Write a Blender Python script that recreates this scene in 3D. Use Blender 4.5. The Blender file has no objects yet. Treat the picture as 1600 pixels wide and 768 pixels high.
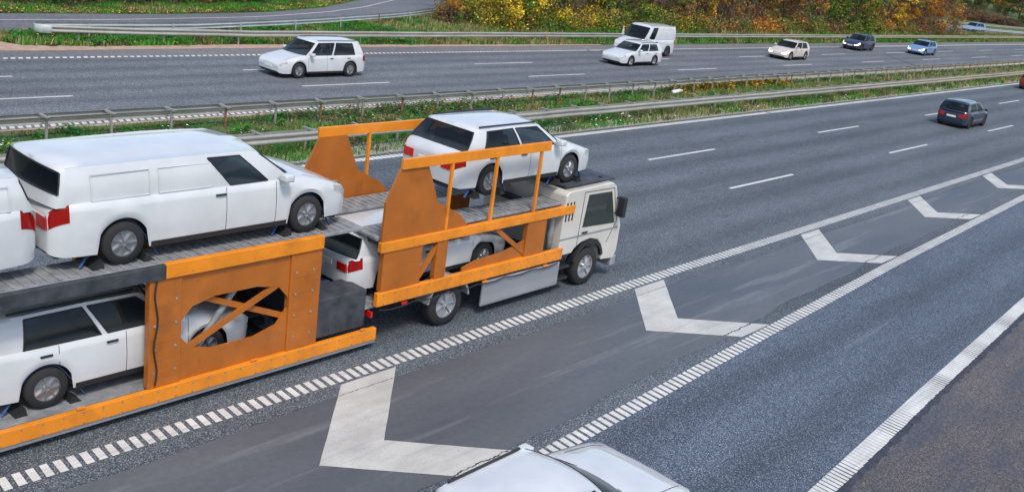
import bpy, bmesh, math, random
import numpy as np
from mathutils import Vector, Matrix
PI = math.pi
R = math.radians
sc = bpy.context.scene
rng = random.Random(7)
nr = np.random.RandomState(7)

# ---------------------------------------------------------------- camera
F, PITCH, ROLL, YAW, HC = 1556.0, 0.31961, 0.14112, 0.68203, 8.1767
cd = bpy.data.cameras.new('camera'); cam = bpy.data.objects.new('camera', cd); sc.collection.objects.link(cam)
fw = Vector((math.cos(PITCH)*math.cos(YAW), math.cos(PITCH)*math.sin(YAW), -math.sin(PITCH)))
rt = fw.cross(Vector((0, 0, 1))).normalized(); up = rt.cross(fw)
cr = math.cos(ROLL)*rt + math.sin(ROLL)*up; cu = -math.sin(ROLL)*rt + math.cos(ROLL)*up
M = Matrix((cr, cu, -fw)).transposed().to_4x4(); M.translation = Vector((0, 0, HC))
cam.matrix_world = M
cd.sensor_width = 36; cd.lens = F/1600*36; cd.clip_end = 3000; cd.clip_start = 0.1
sc.camera = cam
# ---------------------------------------------------------------- light
SUN_EL, SUN_AZ = R(56), R(-118)            # azimuth of the direction TOWARDS the sun, from +x
w = bpy.data.worlds.new('World'); sc.world = w; w.use_nodes = True
nt = w.node_tree; nt.nodes.clear()
sky = nt.nodes.new('ShaderNodeTexSky'); sky.sky_type = 'NISHITA'; sky.sun_disc = False
sky.sun_elevation = SUN_EL; sky.sun_rotation = PI/2 - SUN_AZ
sky.air_density = 1.0; sky.dust_density = 2.0; sky.ozone_density = 1.0
bg = nt.nodes.new('ShaderNodeBackground'); bg.inputs[1].default_value = 0.125
wo = nt.nodes.new('ShaderNodeOutputWorld')
nt.links.new(sky.outputs[0], bg.inputs[0]); nt.links.new(bg.outputs[0], wo.inputs[0])
sd = bpy.data.lights.new('sun', 'SUN'); sd.energy = 1.5; sd.angle = R(12); sd.color = (1, .93, .83)
so = bpy.data.objects.new('sun', sd); sc.collection.objects.link(so)
dv = Vector((math.cos(SUN_EL)*math.cos(SUN_AZ), math.cos(SUN_EL)*math.sin(SUN_AZ), math.sin(SUN_EL)))
so.rotation_euler = dv.to_track_quat('Z', 'Y').to_euler()
sc.view_settings.view_transform = 'Standard'; sc.view_settings.look = 'None'
sc.view_settings.gamma = 1; sc.view_settings.use_curve_mapping = False
sc.view_settings.exposure = 0.74
sc.cycles.max_bounces = 5; sc.cycles.transparent_max_bounces = 8

# ---------------------------------------------------------------- helpers
def mat(name, col=(.5, .5, .5), rough=.6, metal=0, coat=0, spec=.5):
    m = bpy.data.materials.new(name); m.use_nodes = True
    b = m.node_tree.nodes['Principled BSDF']
    b.inputs['Base Color'].default_value = (*col, 1); b.inputs['Roughness'].default_value = rough
    b.inputs['Metallic'].default_value = metal; b.inputs['Coat Weight'].default_value = coat
    b.inputs['Specular IOR Level'].default_value = spec
    b.inputs['Coat Roughness'].default_value = .05
    return m
class N:                                   # tiny node helper
    def __init__(s, m): s.t = m.node_tree; s.b = s.t.nodes['Principled BSDF']
    def n(s, t, **k):
        x = s.t.nodes.new(t)
        for a, v in k.items():
            if a.startswith('i_'): x.inputs[a[2:].replace('_', ' ')].default_value = v
            else: setattr(x, a, v)
        return x
    def l(s, a, b): s.t.links.new(a, b)
    def coords(s, scale=(1, 1, 1)):
        c = s.n('ShaderNodeTexCoord'); mp = s.n('ShaderNodeMapping'); mp.inputs['Scale'].default_value = scale
        s.l(c.outputs['Object'], mp.inputs[0]); return mp.outputs[0]
    def noise(s, scale, detail=3, sc3=(1, 1, 1), rough=.55):
        x = s.n('ShaderNodeTexNoise'); x.inputs['Scale'].default_value = scale; x.inputs['Detail'].default_value = detail
        x.inputs['Roughness'].default_value = rough
        s.l(s.coords(sc3), x.inputs['Vector']); return x.outputs[0]
    def ramp(s, v, stops):
        x = s.n('ShaderNodeValToRGB'); e = x.color_ramp.elements
        while len(e) < len(stops): e.new(.5)
        for i, (p, c) in enumerate(stops):
            e[i].position = p; e[i].color = (*c, 1) if len(c) == 3 else c
        s.l(v, x.inputs[0]); return x.outputs[0]
    def mix(s, f, a, b, mode='MIX'):
        x = s.n('ShaderNodeMix'); x.data_type = 'RGBA'; x.blend_type = mode
        for i, v in ((0, f), (6, a), (7, b)):
            if hasattr(v, 'links'): s.l(v, x.inputs[i])
            elif i == 0: x.inputs[0].default_value = v
            else: x.inputs[i].default_value = (*v, 1)
        return x.outputs[2]
    def bump(s, h, st=.3, dist=.01):
        x = s.n('ShaderNodeBump'); x.inputs['Strength'].default_value = st; x.inputs['Distance'].default_value = dist
        s.l(h, x.inputs['Height']); s.l(x.outputs[0], s.b.inputs['Normal'])
    def base(s, c): s.l(c, s.b.inputs['Base Color'])

def link(o, parent=None):
    sc.collection.objects.link(o)
    if parent: o.parent = parent
    return o
def mesh(name, bm, m, parent=None, smooth=False, loc=None):
    me = bpy.data.meshes.new(name); bm.normal_update(); bm.to_mesh(me); bm.free()
    for mm in (m if isinstance(m, (list, tuple)) else [m]): me.materials.append(mm)
    if smooth: me.polygons.foreach_set('use_smooth', [True]*len(me.polygons))
    o = bpy.data.objects.new(name, me); link(o, parent)
    if loc: o.location = loc
    return o
def tag(o, label, cat, group=None, kind=None):
    o['label'] = label; o['category'] = cat
    if group: o['group'] = group
    if kind: o['kind'] = kind
    return o
def thing(name, label, cat, loc=(0, 0, 0), rz=0, group=None):
    o = bpy.data.objects.new(name, None); link(o); o.location = loc; o.rotation_euler = (0, 0, rz)
    o.empty_display_size = .3
    return tag(o, label, cat, group)
def struct(o, label=None):
    o['kind'] = 'structure'
    if label: o['label'] = label
    return o
def box(bm, x0, x1, y0, y1, z0, z1, bev=0, mx=None, mi=0):
    vs = [bm.verts.new((x, y, z)) for x in (x0, x1) for y in (y0, y1) for z in (z0, z1)]
    fs = []
    for q in ((0, 1, 3, 2), (4, 6, 7, 5), (0, 4, 5, 1), (2, 3, 7, 6), (0, 2, 6, 4), (1, 5, 7, 3)):
        f = bm.faces.new([vs[i] for i in q]); f.material_index = mi; fs.append(f)
    if mx: bmesh.ops.transform(bm, matrix=mx, verts=vs)
    if bev:
        es = {e for f in fs for e in f.edges}
        bmesh.ops.bevel(bm, geom=list(es), offset=bev, segments=2, affect='EDGES', profile=.6)
def bar(bm, a, b, wy, wz):                # box bar from a to b
    a = Vector(a); b = Vector(b); d = b-a; L = d.length
    q = d.to_track_quat('X', 'Z').to_matrix().to_4x4(); q.translation = a
    box(bm, 0, L, -wy/2, wy/2, -wz/2, wz/2, mx=q)
def cyl(bm, a, b, r, n=12, r2=None, cap=True):
    a = Vector(a); b = Vector(b); q = (b-a).to_track_quat('Z', 'Y').to_matrix(); r2 = r if r2 is None else r2
    ra = [bm.verts.new(a+q@Vector((r*math.cos(t), r*math.sin(t), 0))) for t in np.linspace(0, 2*PI, n, False)]
    rb = [bm.verts.new(b+q@Vector((r2*math.cos(t), r2*math.sin(t), 0))) for t in np.linspace(0, 2*PI, n, False)]
    for i in range(n): bm.faces.new((ra[i], ra[(i+1) % n], rb[(i+1) % n], rb[i]))
    if cap: bm.faces.new(ra[::-1]); bm.faces.new(rb)
def prism(bm, prof, y0, y1, bev=0):       # profile in xz extruded in y
    a = [bm.verts.new((x, y0, z)) for x, z in prof]; b = [bm.verts.new((x, y1, z)) for x, z in prof]
    n = len(prof); fs = [bm.faces.new(a), bm.faces.new(b[::-1])]
    for i in range(n): fs.append(bm.faces.new((a[i], b[i], b[(i+1) % n], a[(i+1) % n])))
    bmesh.ops.recalc_face_normals(bm, faces=fs)
    if bev:
        es = {e for f in fs for e in f.edges}
        bmesh.ops.bevel(bm, geom=list(es), offset=bev, segments=3, affect='EDGES', profile=.6)
def poly_sheet(name, pts, z, m):
    bm = bmesh.new(); bm.faces.new([bm.verts.new((x, y, z)) for x, y in pts])
    bmesh.ops.triangulate(bm, faces=bm.faces[:]); bmesh.ops.recalc_face_normals(bm, faces=bm.faces[:])
    for f in bm.faces:
        if f.normal.z < 0: f.normal_flip()
    return struct(mesh(name, bm, m))
def strip(bm, L, Rr, z):                  # sheet between two polylines of equal length
    a = [bm.verts.new((x, y, z)) for x, y in L]; b = [bm.verts.new((x, y, z)) for x, y in Rr]
    for i in range(len(a)-1): bm.faces.new((b[i], b[i+1], a[i+1], a[i]))
def np_mesh(name, verts, faces, m, cols=None, parent=None):
    me = bpy.data.meshes.new(name); nv = len(verts); nf, k = faces.shape
    me.vertices.add(nv); me.vertices.foreach_set('co', verts.astype(np.float32).ravel())
    me.loops.add(nf*k); me.loops.foreach_set('vertex_index', faces.astype(np.int32).ravel())
    me.polygons.add(nf); me.polygons.foreach_set('loop_start', np.arange(0, nf*k, k, dtype=np.int32))
    me.polygons.foreach_set('loop_total', np.full(nf, k, dtype=np.int32))
    if cols is not None:
        at = me.color_attributes.new('Col', 'FLOAT_COLOR', 'POINT')
        at.data.foreach_set('color', np.concatenate([cols, np.ones((nv, 1))], 1).astype(np.float32).ravel())
    me.materials.append(m); me.update(); me.validate()
    o = bpy.data.objects.new(name, me); return link(o, parent)

# ---------------------------------------------------------------- materials
def asphalt(name, dark, mid, light, speck=85, track=None, patch=.25, rough=.75):
    m = mat(name, mid, rough, spec=.4); n = N(m)
    vo = n.n('ShaderNodeTexVoronoi'); vo.inputs['Scale'].default_value = speck; n.l(n.coords(), vo.inputs['Vector'])
    sp = n.n('ShaderNodeSeparateColor'); n.l(vo.outputs['Color'], sp.inputs[0])
    c = n.ramp(sp.outputs[0], [(0, dark), (.45, mid), (.74, mid), (.80, tuple(v*1.9 for v in mid)), (1, light)])
    big = n.noise(.35, 5, (.25, 1, 1))
    c = n.mix(1.0, c, n.ramp(big, [(.3, (.80,)*3), (.7, (1.16,)*3)]), 'MULTIPLY')
    fine = n.noise(3.0, 4, (.35, 1, 1))
    c = n.mix(1.0, c, n.ramp(fine, [(.25, (.88,)*3), (.75, (1.10,)*3)]), 'MULTIPLY')
    if track:                               # polished wheel tracks along the lanes
        y0, per = track
        cc = n.n('ShaderNodeTexCoord'); s = n.n('ShaderNodeSeparateXYZ'); n.l(cc.outputs['Object'], s.inputs[0])
        wob = n.noise(.05, 2); 
        a = n.n('ShaderNodeMath', operation='MULTIPLY_ADD'); n.l(wob, a.inputs[0]); a.inputs[1].default_value = .8; n.l(s.outputs[1], a.inputs[2])
        a2 = n.n('ShaderNodeMath', operation='SUBTRACT'); n.l(a.outputs[0], a2.inputs[0]); a2.inputs[1].default_value = y0+.4
        a3 = n.n('ShaderNodeMath', operation='MULTIPLY'); n.l(a2.outputs[0], a3.inputs[0]); a3.inputs[1].default_value = 4*PI/per
        a4 = n.n('ShaderNodeMath', operation='COSINE'); n.l(a3.outputs[0], a4.inputs[0])
        a5 = n.n('ShaderNodeMath', operation='MULTIPLY_ADD'); n.l(a4.outputs[0], a5.inputs[0]); a5.inputs[1].default_value = .5; a5.inputs[2].default_value = .5
        c = n.mix(1.0, c, n.ramp(a5.outputs[0], [(0, (1.10,)*3), (.55, (1.0,)*3), (1, (.82,)*3)]), 'MULTIPLY')
    st = n.noise(.55, 4, (.5, 1.6, 1), .65); c = n.mix(n.ramp(st, [(.63, (0,)*3), (.74, (.35,)*3)]), c, dark)
    st2 = n.noise(.9, 5, (.12, 2.2, 1), .6); c = n.mix(n.ramp(st2, [(.62, (0,)*3), (.70, (.14,)*3)]), c, light)
    n.base(c); n.bump(vo.outputs['Distance'], .6, .007)
    return m
M_near = asphalt('asphalt_near', (.026, .033, .043), (.070, .086, .104), (.33, .35, .36), 78, (12.17+.95, 3.87))
M_exit = asphalt('asphalt_exit', (.020, .028, .043), (.060, .082, .117), (.34, .37, .41), 78, (4.9+.9, 3.6))
M_far = asphalt('asphalt_far', (.050, .057, .064), (.104, .116, .128), (.30, .30, .32), 40, (30.64+.9, 3.55))
M_slip = asphalt('asphalt_slip', (.06, .06, .066), (.125, .13, .145), (.25, .25, .27), 40)
def shoulder_patches(m):
    n = N(m); old = n.b.inputs['Base Color'].links[0].from_socket
    a = n.noise(1.1, 6, (.35, 1.3, 1), .65); f = n.noise(14, 3, (.5, 1, 1))
    c = n.mix(n.ramp(a, [(.46, (0,)*3), (.60, (.55,)*3)]), old, (.050, .064, .092))
    c = n.mix(1.0, c, n.ramp(f, [(.3, (.78,)*3), (.7, (1.2,)*3)]), 'MULTIPLY'); n.base(c)
M_should = asphalt('asphalt_shoulder', (.040, .040, .048), (.092, .083, .084), (.17, .155, .155), 60, None)
shoulder_patches(M_should)
M_edge = asphalt('asphalt_edge', (.06, .058, .06), (.15, .145, .145), (.28, .27, .27), 40)

def m_smooth():
    m = mat('worn_smooth_asphalt', (.1, .1, .12), .5); n = N(m)
    big = n.noise(.5, 5, (.30, 1.0, 1)); fine = n.noise(8, 4); st = n.noise(1.3, 5, (.09, 1.5, 1), .6)
    c = n.ramp(big, [(.3, (.064, .075, .088)), (.7, (.112, .123, .136))])
    c = n.mix(n.ramp(st, [(.56, (0,)*3), (.66, (.42,)*3), (.72, (.06,)*3)]), c, (.23, .24, .255))
    c = n.mix(1.0, c, n.ramp(fine, [(.3, (.92,)*3), (.7, (1.08,)*3)]), 'MULTIPLY')
    v = n.n('ShaderNodeTexVoronoi'); v.inputs['Scale'].default_value = 9; n.l(n.coords(), v.inputs['Vector'])
    c = n.mix(n.ramp(v.outputs['Distance'], [(.05, (1,)*3), (.09, (0,)*3)]), c, (.035, .035, .04))
    n.base(c); n.l(n.ramp(big, [(.3, (.45,)*3), (.7, (.62,)*3)]), n.b.inputs['Roughness']); n.bump(fine, .12, .005)
    return m
M_smooth = m_smooth()
def m_paint(name, col, wear=.0):
    m = mat(name, col, .55); n = N(m)
    a = n.noise(1.2, 5); b = n.noise(30, 4); st = n.noise(6, 3, (.2, 1, 1))
    c = n.mix(1.0, col, n.ramp(a, [(.3, (.80, .80, .78)), (.7, (1.06,)*3)]), 'MULTIPLY')
    c = n.mix(1.0, c, n.ramp(st, [(.3, (.9,)*3), (.7, (1.04,)*3)]), 'MULTIPLY')
    c = n.mix(n.ramp(b, [(.30, (.55,)*3), (.38, (0,)*3)]), c, (.30, .30, .31))
    n.base(c); n.bump(b, .2, .003); return m
M_paint = m_paint('road_paint', (.66, .66, .64))
M_chev = m_paint('chevron_paint', (.52, .52, .495))
def scuffs(m):
    n = N(m); old = n.b.inputs['Base Color'].links[0].from_socket
    a = n.noise(2.2, 6, (.10, 2.4, 1), .6); b = n.noise(55, 3); c = n.mix(n.ramp(a, [(.55, (0,)*3), (.66, (.30,)*3), (.75, (.1,)*3)]), old, (.24, .24, .25))
    c = n.mix(n.ramp(b, [(.33, (.7,)*3), (.37, (0,)*3)]), c, (.16, .16, .17)); n.base(c)
scuffs(M_chev); scuffs(M_paint)
M_crack = mat('crack_tar', (.02, .02, .022), .8)
def m_noise(name, a, b, scale=3, rough=.9, detail=5, sc3=(1, 1, 1), bump=.4):
    m = mat(name, a, rough); n = N(m); v = n.noise(scale, detail, sc3)
    n.base(n.ramp(v, [(.32, a), (.68, b)])); n.bump(n.noise(scale*12, 3), bump, .02); return m
M_ground = m_noise('meadow_soil', (.035, .09, .018), (.08, .12, .03), 1.2)
M_med = m_noise('median_soil', (.045, .09, .02), (.14, .12, .06), 1.5)
M_sand = m_noise('sandy_verge', (.33, .215, .165), (.47, .335, .265), 2.5)
M_gravel = m_noise('pale_gravel', (.10, .10, .07), (.40, .39, .35), 9, .9, 6)
M_litterfloor = m_noise('leaf_litter_soil', (.045, .028, .014), (.14, .085, .03), 3)
def m_galv(name, a, b, rust=.0):
    m = mat(name, a, .5, .25); n = N(m); v = n.noise(1.1, 6, (.6, 3, 3)); c = n.ramp(v, [(.3, a), (.7, b)])
    if rust == .12:
        cc = n.n('ShaderNodeTexCoord'); sx = n.n('ShaderNodeSeparateXYZ'); n.l(cc.outputs['Object'], sx.inputs[0]); mr = n.n('ShaderNodeMapRange'); mr.inputs[1].default_value = 45; mr.inputs[2].default_value = 110; n.l(sx.outputs[0], mr.inputs[0]); c = n.mix(1.0, c, n.mix(mr.outputs[0], (1, 1, 1), (1.15, .93, .66)), 'MULTIPLY')  # colour tinted warmer with growing x, separate from the rust spots
    f = n.noise(7, 4); c = n.mix(n.ramp(f, [(.62, (0,)*3), (.72, (rust,)*3)]), c, (.20, .10, .05))
    st = n.noise(2.5, 4, (8, .6, .6)); c = n.mix(1.0, c, n.ramp(st, [(.3, (.84,)*3), (.65, (1.05,)*3)]), 'MULTIPLY')
    n.base(c); n.bump(f, .1, .004); return m
M_galv = m_galv('weathered_tinted_steel', (.30, .30, .265), (.44, .43, .385), .12)
M_galvw = m_galv('warm_weathered_steel', (.34, .30, .235), (.46, .41, .33), .3)
M_galvl = m_galv('bright_galvanised_steel', (.40, .43, .43), (.55, .58, .57), 0)
M_rust = m_noise('rusty_post_steel', (.13, .055, .03), (.30, .15, .08), 8, .8)
def m_col(name, rough=.6, trans=.0, spec=.3):
    m = mat(name, (.5,)*3, rough, spec=spec); n = N(m); a = n.n('ShaderNodeVertexColor'); a.layer_name = 'Col'
    n.base(a.outputs[0])
    if trans:
        tr = n.n('ShaderNodeBsdfTranslucent'); n.l(a.outputs[0], tr.inputs[0])
        ms = n.n('ShaderNodeMixShader'); ms.inputs[0].default_value = trans
        out = [x for x in n.t.nodes if x.type == 'OUTPUT_MATERIAL'][0]
        n.l(n.b.outputs[0], ms.inputs[1]); n.l(tr.outputs[0], ms.inputs[2]); n.l(ms.outputs[0], out.inputs[0])
    return m
M_leaf = m_col('autumn_leaves', .55, .25)
M_grass = m_col('grass_blades', .6, .25)
M_flower = m_col('petals', .7)
M_bark = m_noise('bark', (.055, .038, .025), (.15, .11, .07), 6, .9, 5, (1, 1, .3))
M_twig = m_noise('twigs', (.10, .065, .04), (.26, .18, .115), 5, .9)
def paint(name, col, coat=.9, rough=.32, metal=0, dirt=.12):
    m = mat(name, col, rough, metal, coat); n = N(m)
    v = n.noise(2.0, 5); c = n.mix(1.0, col, n.ramp(v, [(.3, (1-dirt,)*3), (.7, (1.0,)*3)]), 'MULTIPLY')
    n.base(c); n.b.inputs['Coat Roughness'].default_value = .06; return m
M_white = paint('white_car_paint', (.60, .625, .645)); M_cream = paint('cream_cab_paint', (.60, .585, .53))
M_silver = paint('silver_paint', (.36, .38, .41), metal=.4); M_navy = paint('navy_car_paint', (.012, .020, .048))
M_blueg = paint('light_blue_car_paint', (.14, .26, .48)); M_redp = paint('dark_red_car_paint', (.13, .018, .018))
M_champ = paint('champagne_car_paint', (.66, .58, .52), metal=.1)
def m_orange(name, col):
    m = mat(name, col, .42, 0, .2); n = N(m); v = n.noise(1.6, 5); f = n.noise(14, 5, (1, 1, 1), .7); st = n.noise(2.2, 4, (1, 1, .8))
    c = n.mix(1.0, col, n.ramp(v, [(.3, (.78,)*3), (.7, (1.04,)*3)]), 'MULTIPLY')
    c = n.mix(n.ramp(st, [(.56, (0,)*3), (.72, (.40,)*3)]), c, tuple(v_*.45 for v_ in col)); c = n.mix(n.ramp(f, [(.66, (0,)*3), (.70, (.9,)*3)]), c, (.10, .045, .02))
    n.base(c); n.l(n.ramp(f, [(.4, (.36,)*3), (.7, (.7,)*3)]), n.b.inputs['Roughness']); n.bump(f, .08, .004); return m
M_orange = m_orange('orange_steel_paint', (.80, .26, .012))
M_shadeorange = m_orange('shaded_orange_paint', (.42, .125, .012))  # orange darkened to brown: shade inside the frame put into the colour
M_glass = mat('dark_window_glass', (.010, .014, .018), .04, 0, 0, .8)
def m_glass():
    m = mat('tinted_car_glass', (.01, .013, .016), .03, 0, 0, .8); n = N(m)
    tr = n.n('ShaderNodeBsdfTransparent'); tr.inputs[0].default_value = (.42, .47, .48, 1)
    ms = n.n('ShaderNodeMixShader'); ms.inputs[0].default_value = .62; out = [x for x in n.t.nodes if x.type == 'OUTPUT_MATERIAL'][0]
    n.l(n.b.outputs[0], ms.inputs[1]); n.l(tr.outputs[0], ms.inputs[2]); n.l(ms.outputs[0], out.inputs[0]); return m
M_glass = m_glass(); M_seat = mat('seat_fabric', (.11, .11, .115), .9)
M_tyre = mat('tyre_rubber', (.018, .018, .020), .85); M_rim = mat('alloy_rim', (.42, .43, .45), .3, .8)
M_black = mat('black_plastic', (.02, .021, .023), .5); M_dsteel = m_noise('dark_chassis_steel', (.022, .026, .033), (.060, .066, .078), 4, .55, 4, (1, 1, 1), .1)
M_steel = m_noise('grey_deck_steel', (.16, .17, .18), (.28, .29, .30), 5, .5, 4, (1, 1, 1), .1)
M_head = mat('headlamp_glass', (.75, .77, .78), .08, 0, .5); M_tail = mat('red_lamp_lens', (.50, .012, .010), .15, 0, .6)
M_amber = mat('amber_lamp_lens', (.75, .22, .02), .2, 0, .5)
M_rimd = mat('dark_alloy_rim', (.16, .165, .17), .35, .8); M_strap = mat('blue_tie_strap', (.05, .12, .32), .8)
M_plate = mat('number_plate', (.75, .75, .72), .4); M_whitep = mat('white_plastic', (.75, .75, .73), .5)
M_redr = mat('red_reflector', (.55, .05, .03), .35)
M_lit = mat('lit_headlamp', (.9, .88, .8), .2); M_lit.node_tree.nodes['Principled BSDF'].inputs['Emission Color'].default_value = (1, .93, .8, 1)
M_lit.node_tree.nodes['Principled BSDF'].inputs['Emission Strength'].default_value = 1.2

# ---------------------------------------------------------------- ground and roads
def l2(x): return float(np.interp(x, [-40, 5, 10.95, 14.65, 17.72, 20.31, 28.96, 44.26, 90, 400], [7.4, 8.0, 8.19, 8.36, 8.52, 8.66, 9.05, 9.52, 10.3, 11.3]))
XS = [-60, -20] + list(np.arange(0, 60, 2.0)) + [60, 70, 80, 90, 120, 160, 220, 300, 420, 700]
XS = sorted(set(XS))
bm = bmesh.new(); strip(bm, [(-1500, 2200), (2500, 2200)], [(-1500, -900), (2500, -900)], -.012); struct(mesh('ground', bm, M_ground))
def road(name, lo, hi, m, z=0.0, xs=XS):
    bm = bmesh.new(); strip(bm, [(x, hi(x)) for x in xs], [(x, lo(x)) for x in xs], z); return struct(mesh(name, bm, m))
K = lambda v: (lambda x: v)
road('road', lambda x: l2(x)-.1, K(24.15), M_near)
road('exit_lane', lambda x: l2(x)-3.62, lambda x: l2(x)-.1, M_exit, 0.0)
road('road_shoulder', K(-2.5), lambda x: l2(x)-3.62, M_should, 0.0)
def patch_lo(x): return l2(x)+.52+.05*math.sin(x*.9)+.03*math.sin(x*2.3)
road('worn_gore_surface', patch_lo, lambda x: 11.60+.04*math.sin(x*.7), M_smooth, .004, [x for x in np.arange(-6, 90, .5)])
road('far_road', K(30.15), K(42.98), M_far)
road('far_road_shoulder', K(41.30), lambda x: 43.05+.05*math.sin(x*.8), M_edge, .004, list(np.arange(-10, 200, 1.0))+[300, 700])
bm = bmesh.new()
XG = list(np.arange(-10, 130, .5))+[160, 300, 700]
strip(bm, [(x, 30.20) for x in XG], [(x, 24.06+.05*math.sin(x*1.7)+.04*rng.random()) for x in XG], .008); struct(mesh('median_ground', bm, M_med))
bm = bmesh.new()
strip(bm, [(x, 30.26) for x in XG], [(x, 30.02+.05*math.sin(x*1.1)+.05*rng.random()) for x in XG], .012)
struct(mesh('sandy_strip', bm, M_sand))
bm = bmesh.new()
XG2 = [x for x in XG if x < 110]
strip(bm, [(x, 25.3+.25*math.sin(x*.6)+.2*rng.random()) for x in XG2], [(x, 24.15) for x in XG2], .012)
struct(mesh('gravel_strip', bm, M_gravel))
# slip road leaving behind the outer guard rail
SE_far = [(-20, 51.6), (10, 52.0), (21.7, 52.5), (30, 53.1), (35.1, 53.9), (39.8, 55.1), (46.3, 57.8), (53.3, 62.3), (60, 68), (70, 80)]
SE_near = [(-20, 46.8), (10, 46.9), (21.7, 47.2), (30, 48.0), (35.1, 48.9), (39.8, 50.4), (46.3, 52.6), (56, 57.4), (66, 63.5), (80, 74)]
bm = bmesh.new(); strip(bm, SE_far, SE_near, .004); struct(mesh('slip_road', bm, M_slip))
def wavy(pts, n, amp):
    out = []
    P = [Vector((*p, 0)) for p in pts]
    d = [0]
    for a, b in zip(P, P[1:]): d.append(d[-1]+(b-a).length)
    for t in np.linspace(0, d[-1], n): out.append((float(np.interp(t, d, [p.x for p in P])), float(np.interp(t, d, [p.y for p in P]))+amp*rng.uniform(-1, 1)))
    return out
poly_sheet('sand', [(-30, 43.0)] + wavy([(-20, 43.0), (12, 42.95), (20, 42.6), (24, 42.8), (60, 42.95)], 60, .04) + wavy([(60, 43.25), (45, 43.5), (30, 43.9), (22, 43.7)], 60, .05)
           + wavy([(22, 43.6), (19, 43.9), (18.3, 45.2), (18.4, 46.6)], 14, .05) + [(18.2, 46.85), (-20, 46.75), (-30, 46.7)], .010, M_sand)
# slip road joining on the right, beyond the wood
J_near = [(110, 70), (140, 60), (164, 52.6), (182, 47.8), (215, 43.2), (300, 42.9)]
J_far = [(110, 77), (140, 67), (164, 59), (182, 54.0), (215, 49), (300, 47)]
bm = bmesh.new(); strip(bm, J_far, J_near, .004); struct(mesh('joining_slip_road', bm, M_slip))

# ---------------------------------------------------------------- painted markings (sheets 4 mm above the asphalt)
def quad(bm, pts, z): 
    f = bm.faces.new([bm.verts.new((x, y, z)) for x, y in pts]); f.normal_update()
    if f.normal.z < 0: f.normal_flip()
def dashes(name, y, x0, n, L=5.0, per=15.0, w=.10):
    bm = bmesh.new()
    for k in range(*n): quad(bm, [(x0+per*k, y-w/2), (x0+per*k+L, y-w/2), (x0+per*k+L, y+w/2), (x0+per*k, y+w/2)], .006)
    return struct(mesh(name, bm, M_paint))
dashes('lane_line', 19.93, 32.0, (-3, 24), w=.13); dashes('lane_line', 16.08, 31.51, (-3, 24), w=.13)
dashes('lane_line', 37.757, 25.97, (-3, 24), w=.13); dashes('lane_line', 34.26, 26.56, (-3, 24), w=.13)
def rumble(name, yf, x0, x1, per, fill, wd, shear=0.0, z=.008, solid=False, jit=.0):
    bm = bmesh.new(); x = x0
    while x < x1:
        L = per*fill*(1+rng.uniform(-jit, jit)); y = yf(x)
        if rng.random() < .997:
            y2 = yf(x+L); a = rng.uniform(-.004, .004)
            quad(bm, [(x+shear+rng.uniform(-.005, .005), y+wd/2+a), (x+L+shear, y2+wd/2+a), (x+L, y2-wd/2+a), (x+rng.uniform(-.005, .005), y-wd/2+a)], z)
        x += per
    if solid:
        xx = np.arange(x1, 500, 10.0); strip(bm, [(v, yf(v)+wd/2) for v in xx], [(v, yf(v)-wd/2) for v in xx], z)
    return struct(mesh(name, bm, M_paint))
rumble('edge_line', K(12.17), 2, 60, .19, .60, .33, .03, solid=True, jit=.04)
rumble('edge_line', l2, 6, 60, .19, .66, .31, .03, solid=True, jit=.04)
rumble('edge_line', K(30.52), 4, 110, .25, .62, .34, .09, solid=True)
rumble('edge_line', K(23.79), 12, 110, .19, .84, .30, .02, solid=True)
rumble('edge_line', K(41.12), 5, 100, .30, .60, .30, .12, solid=True)
# right edge line of the exit lane: ribs with gaps that open and close in groups
bm = bmesh.new(); x = 8.0; k = 0
while x < 60:
    ph = (math.sin(x*2*PI/2.9)+.35*math.sin(x*2*PI/1.1)); gap = .008+.030*max(0, ph)**1.0; L = .125-gap
    yc = l2(x+.06)-3.62
    quad(bm, [(x+.02, yc+.165), (x+L+.02, yc+.17), (x+L, yc-.165+rng.uniform(-.012, .012)), (x, yc-.165+rng.uniform(-.012, .012))], .008)
    x += .125
struct(mesh('edge_line', bm, M_paint))
bm = bmesh.new(); xs = list(np.arange(8, 60, .12))
strip(bm, [(v, l2(v)-3.77) for v in xs], [(v, l2(v)-3.87-.06*abs(math.sin(v*5.1))*rng.random()-.05*rng.random()) for v in xs], .0045)
struct(mesh('tar_seam', bm, m_noise('tar', (.018, .022, .034), (.05, .055, .075), 8, .7)))
dashes('lane_line', 46.95, 2.0, (0, 11), .28, .42, .3) ; 
bm = bmesh.new()
sl = wavy([(-10, 50.0), (10, 50.2), (20.9, 50.55), (27, 51.07), (36.5, 52.8), (39.5, 53.7), (45.3, 55.9), (51.1, 58.9), (58.9, 64.0)], 60, 0)
strip(bm, [(x, y+.06) for x, y in sl], [(x, y-.06) for x, y in sl], .010); struct(mesh('lane_line', bm, M_paint))
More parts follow.
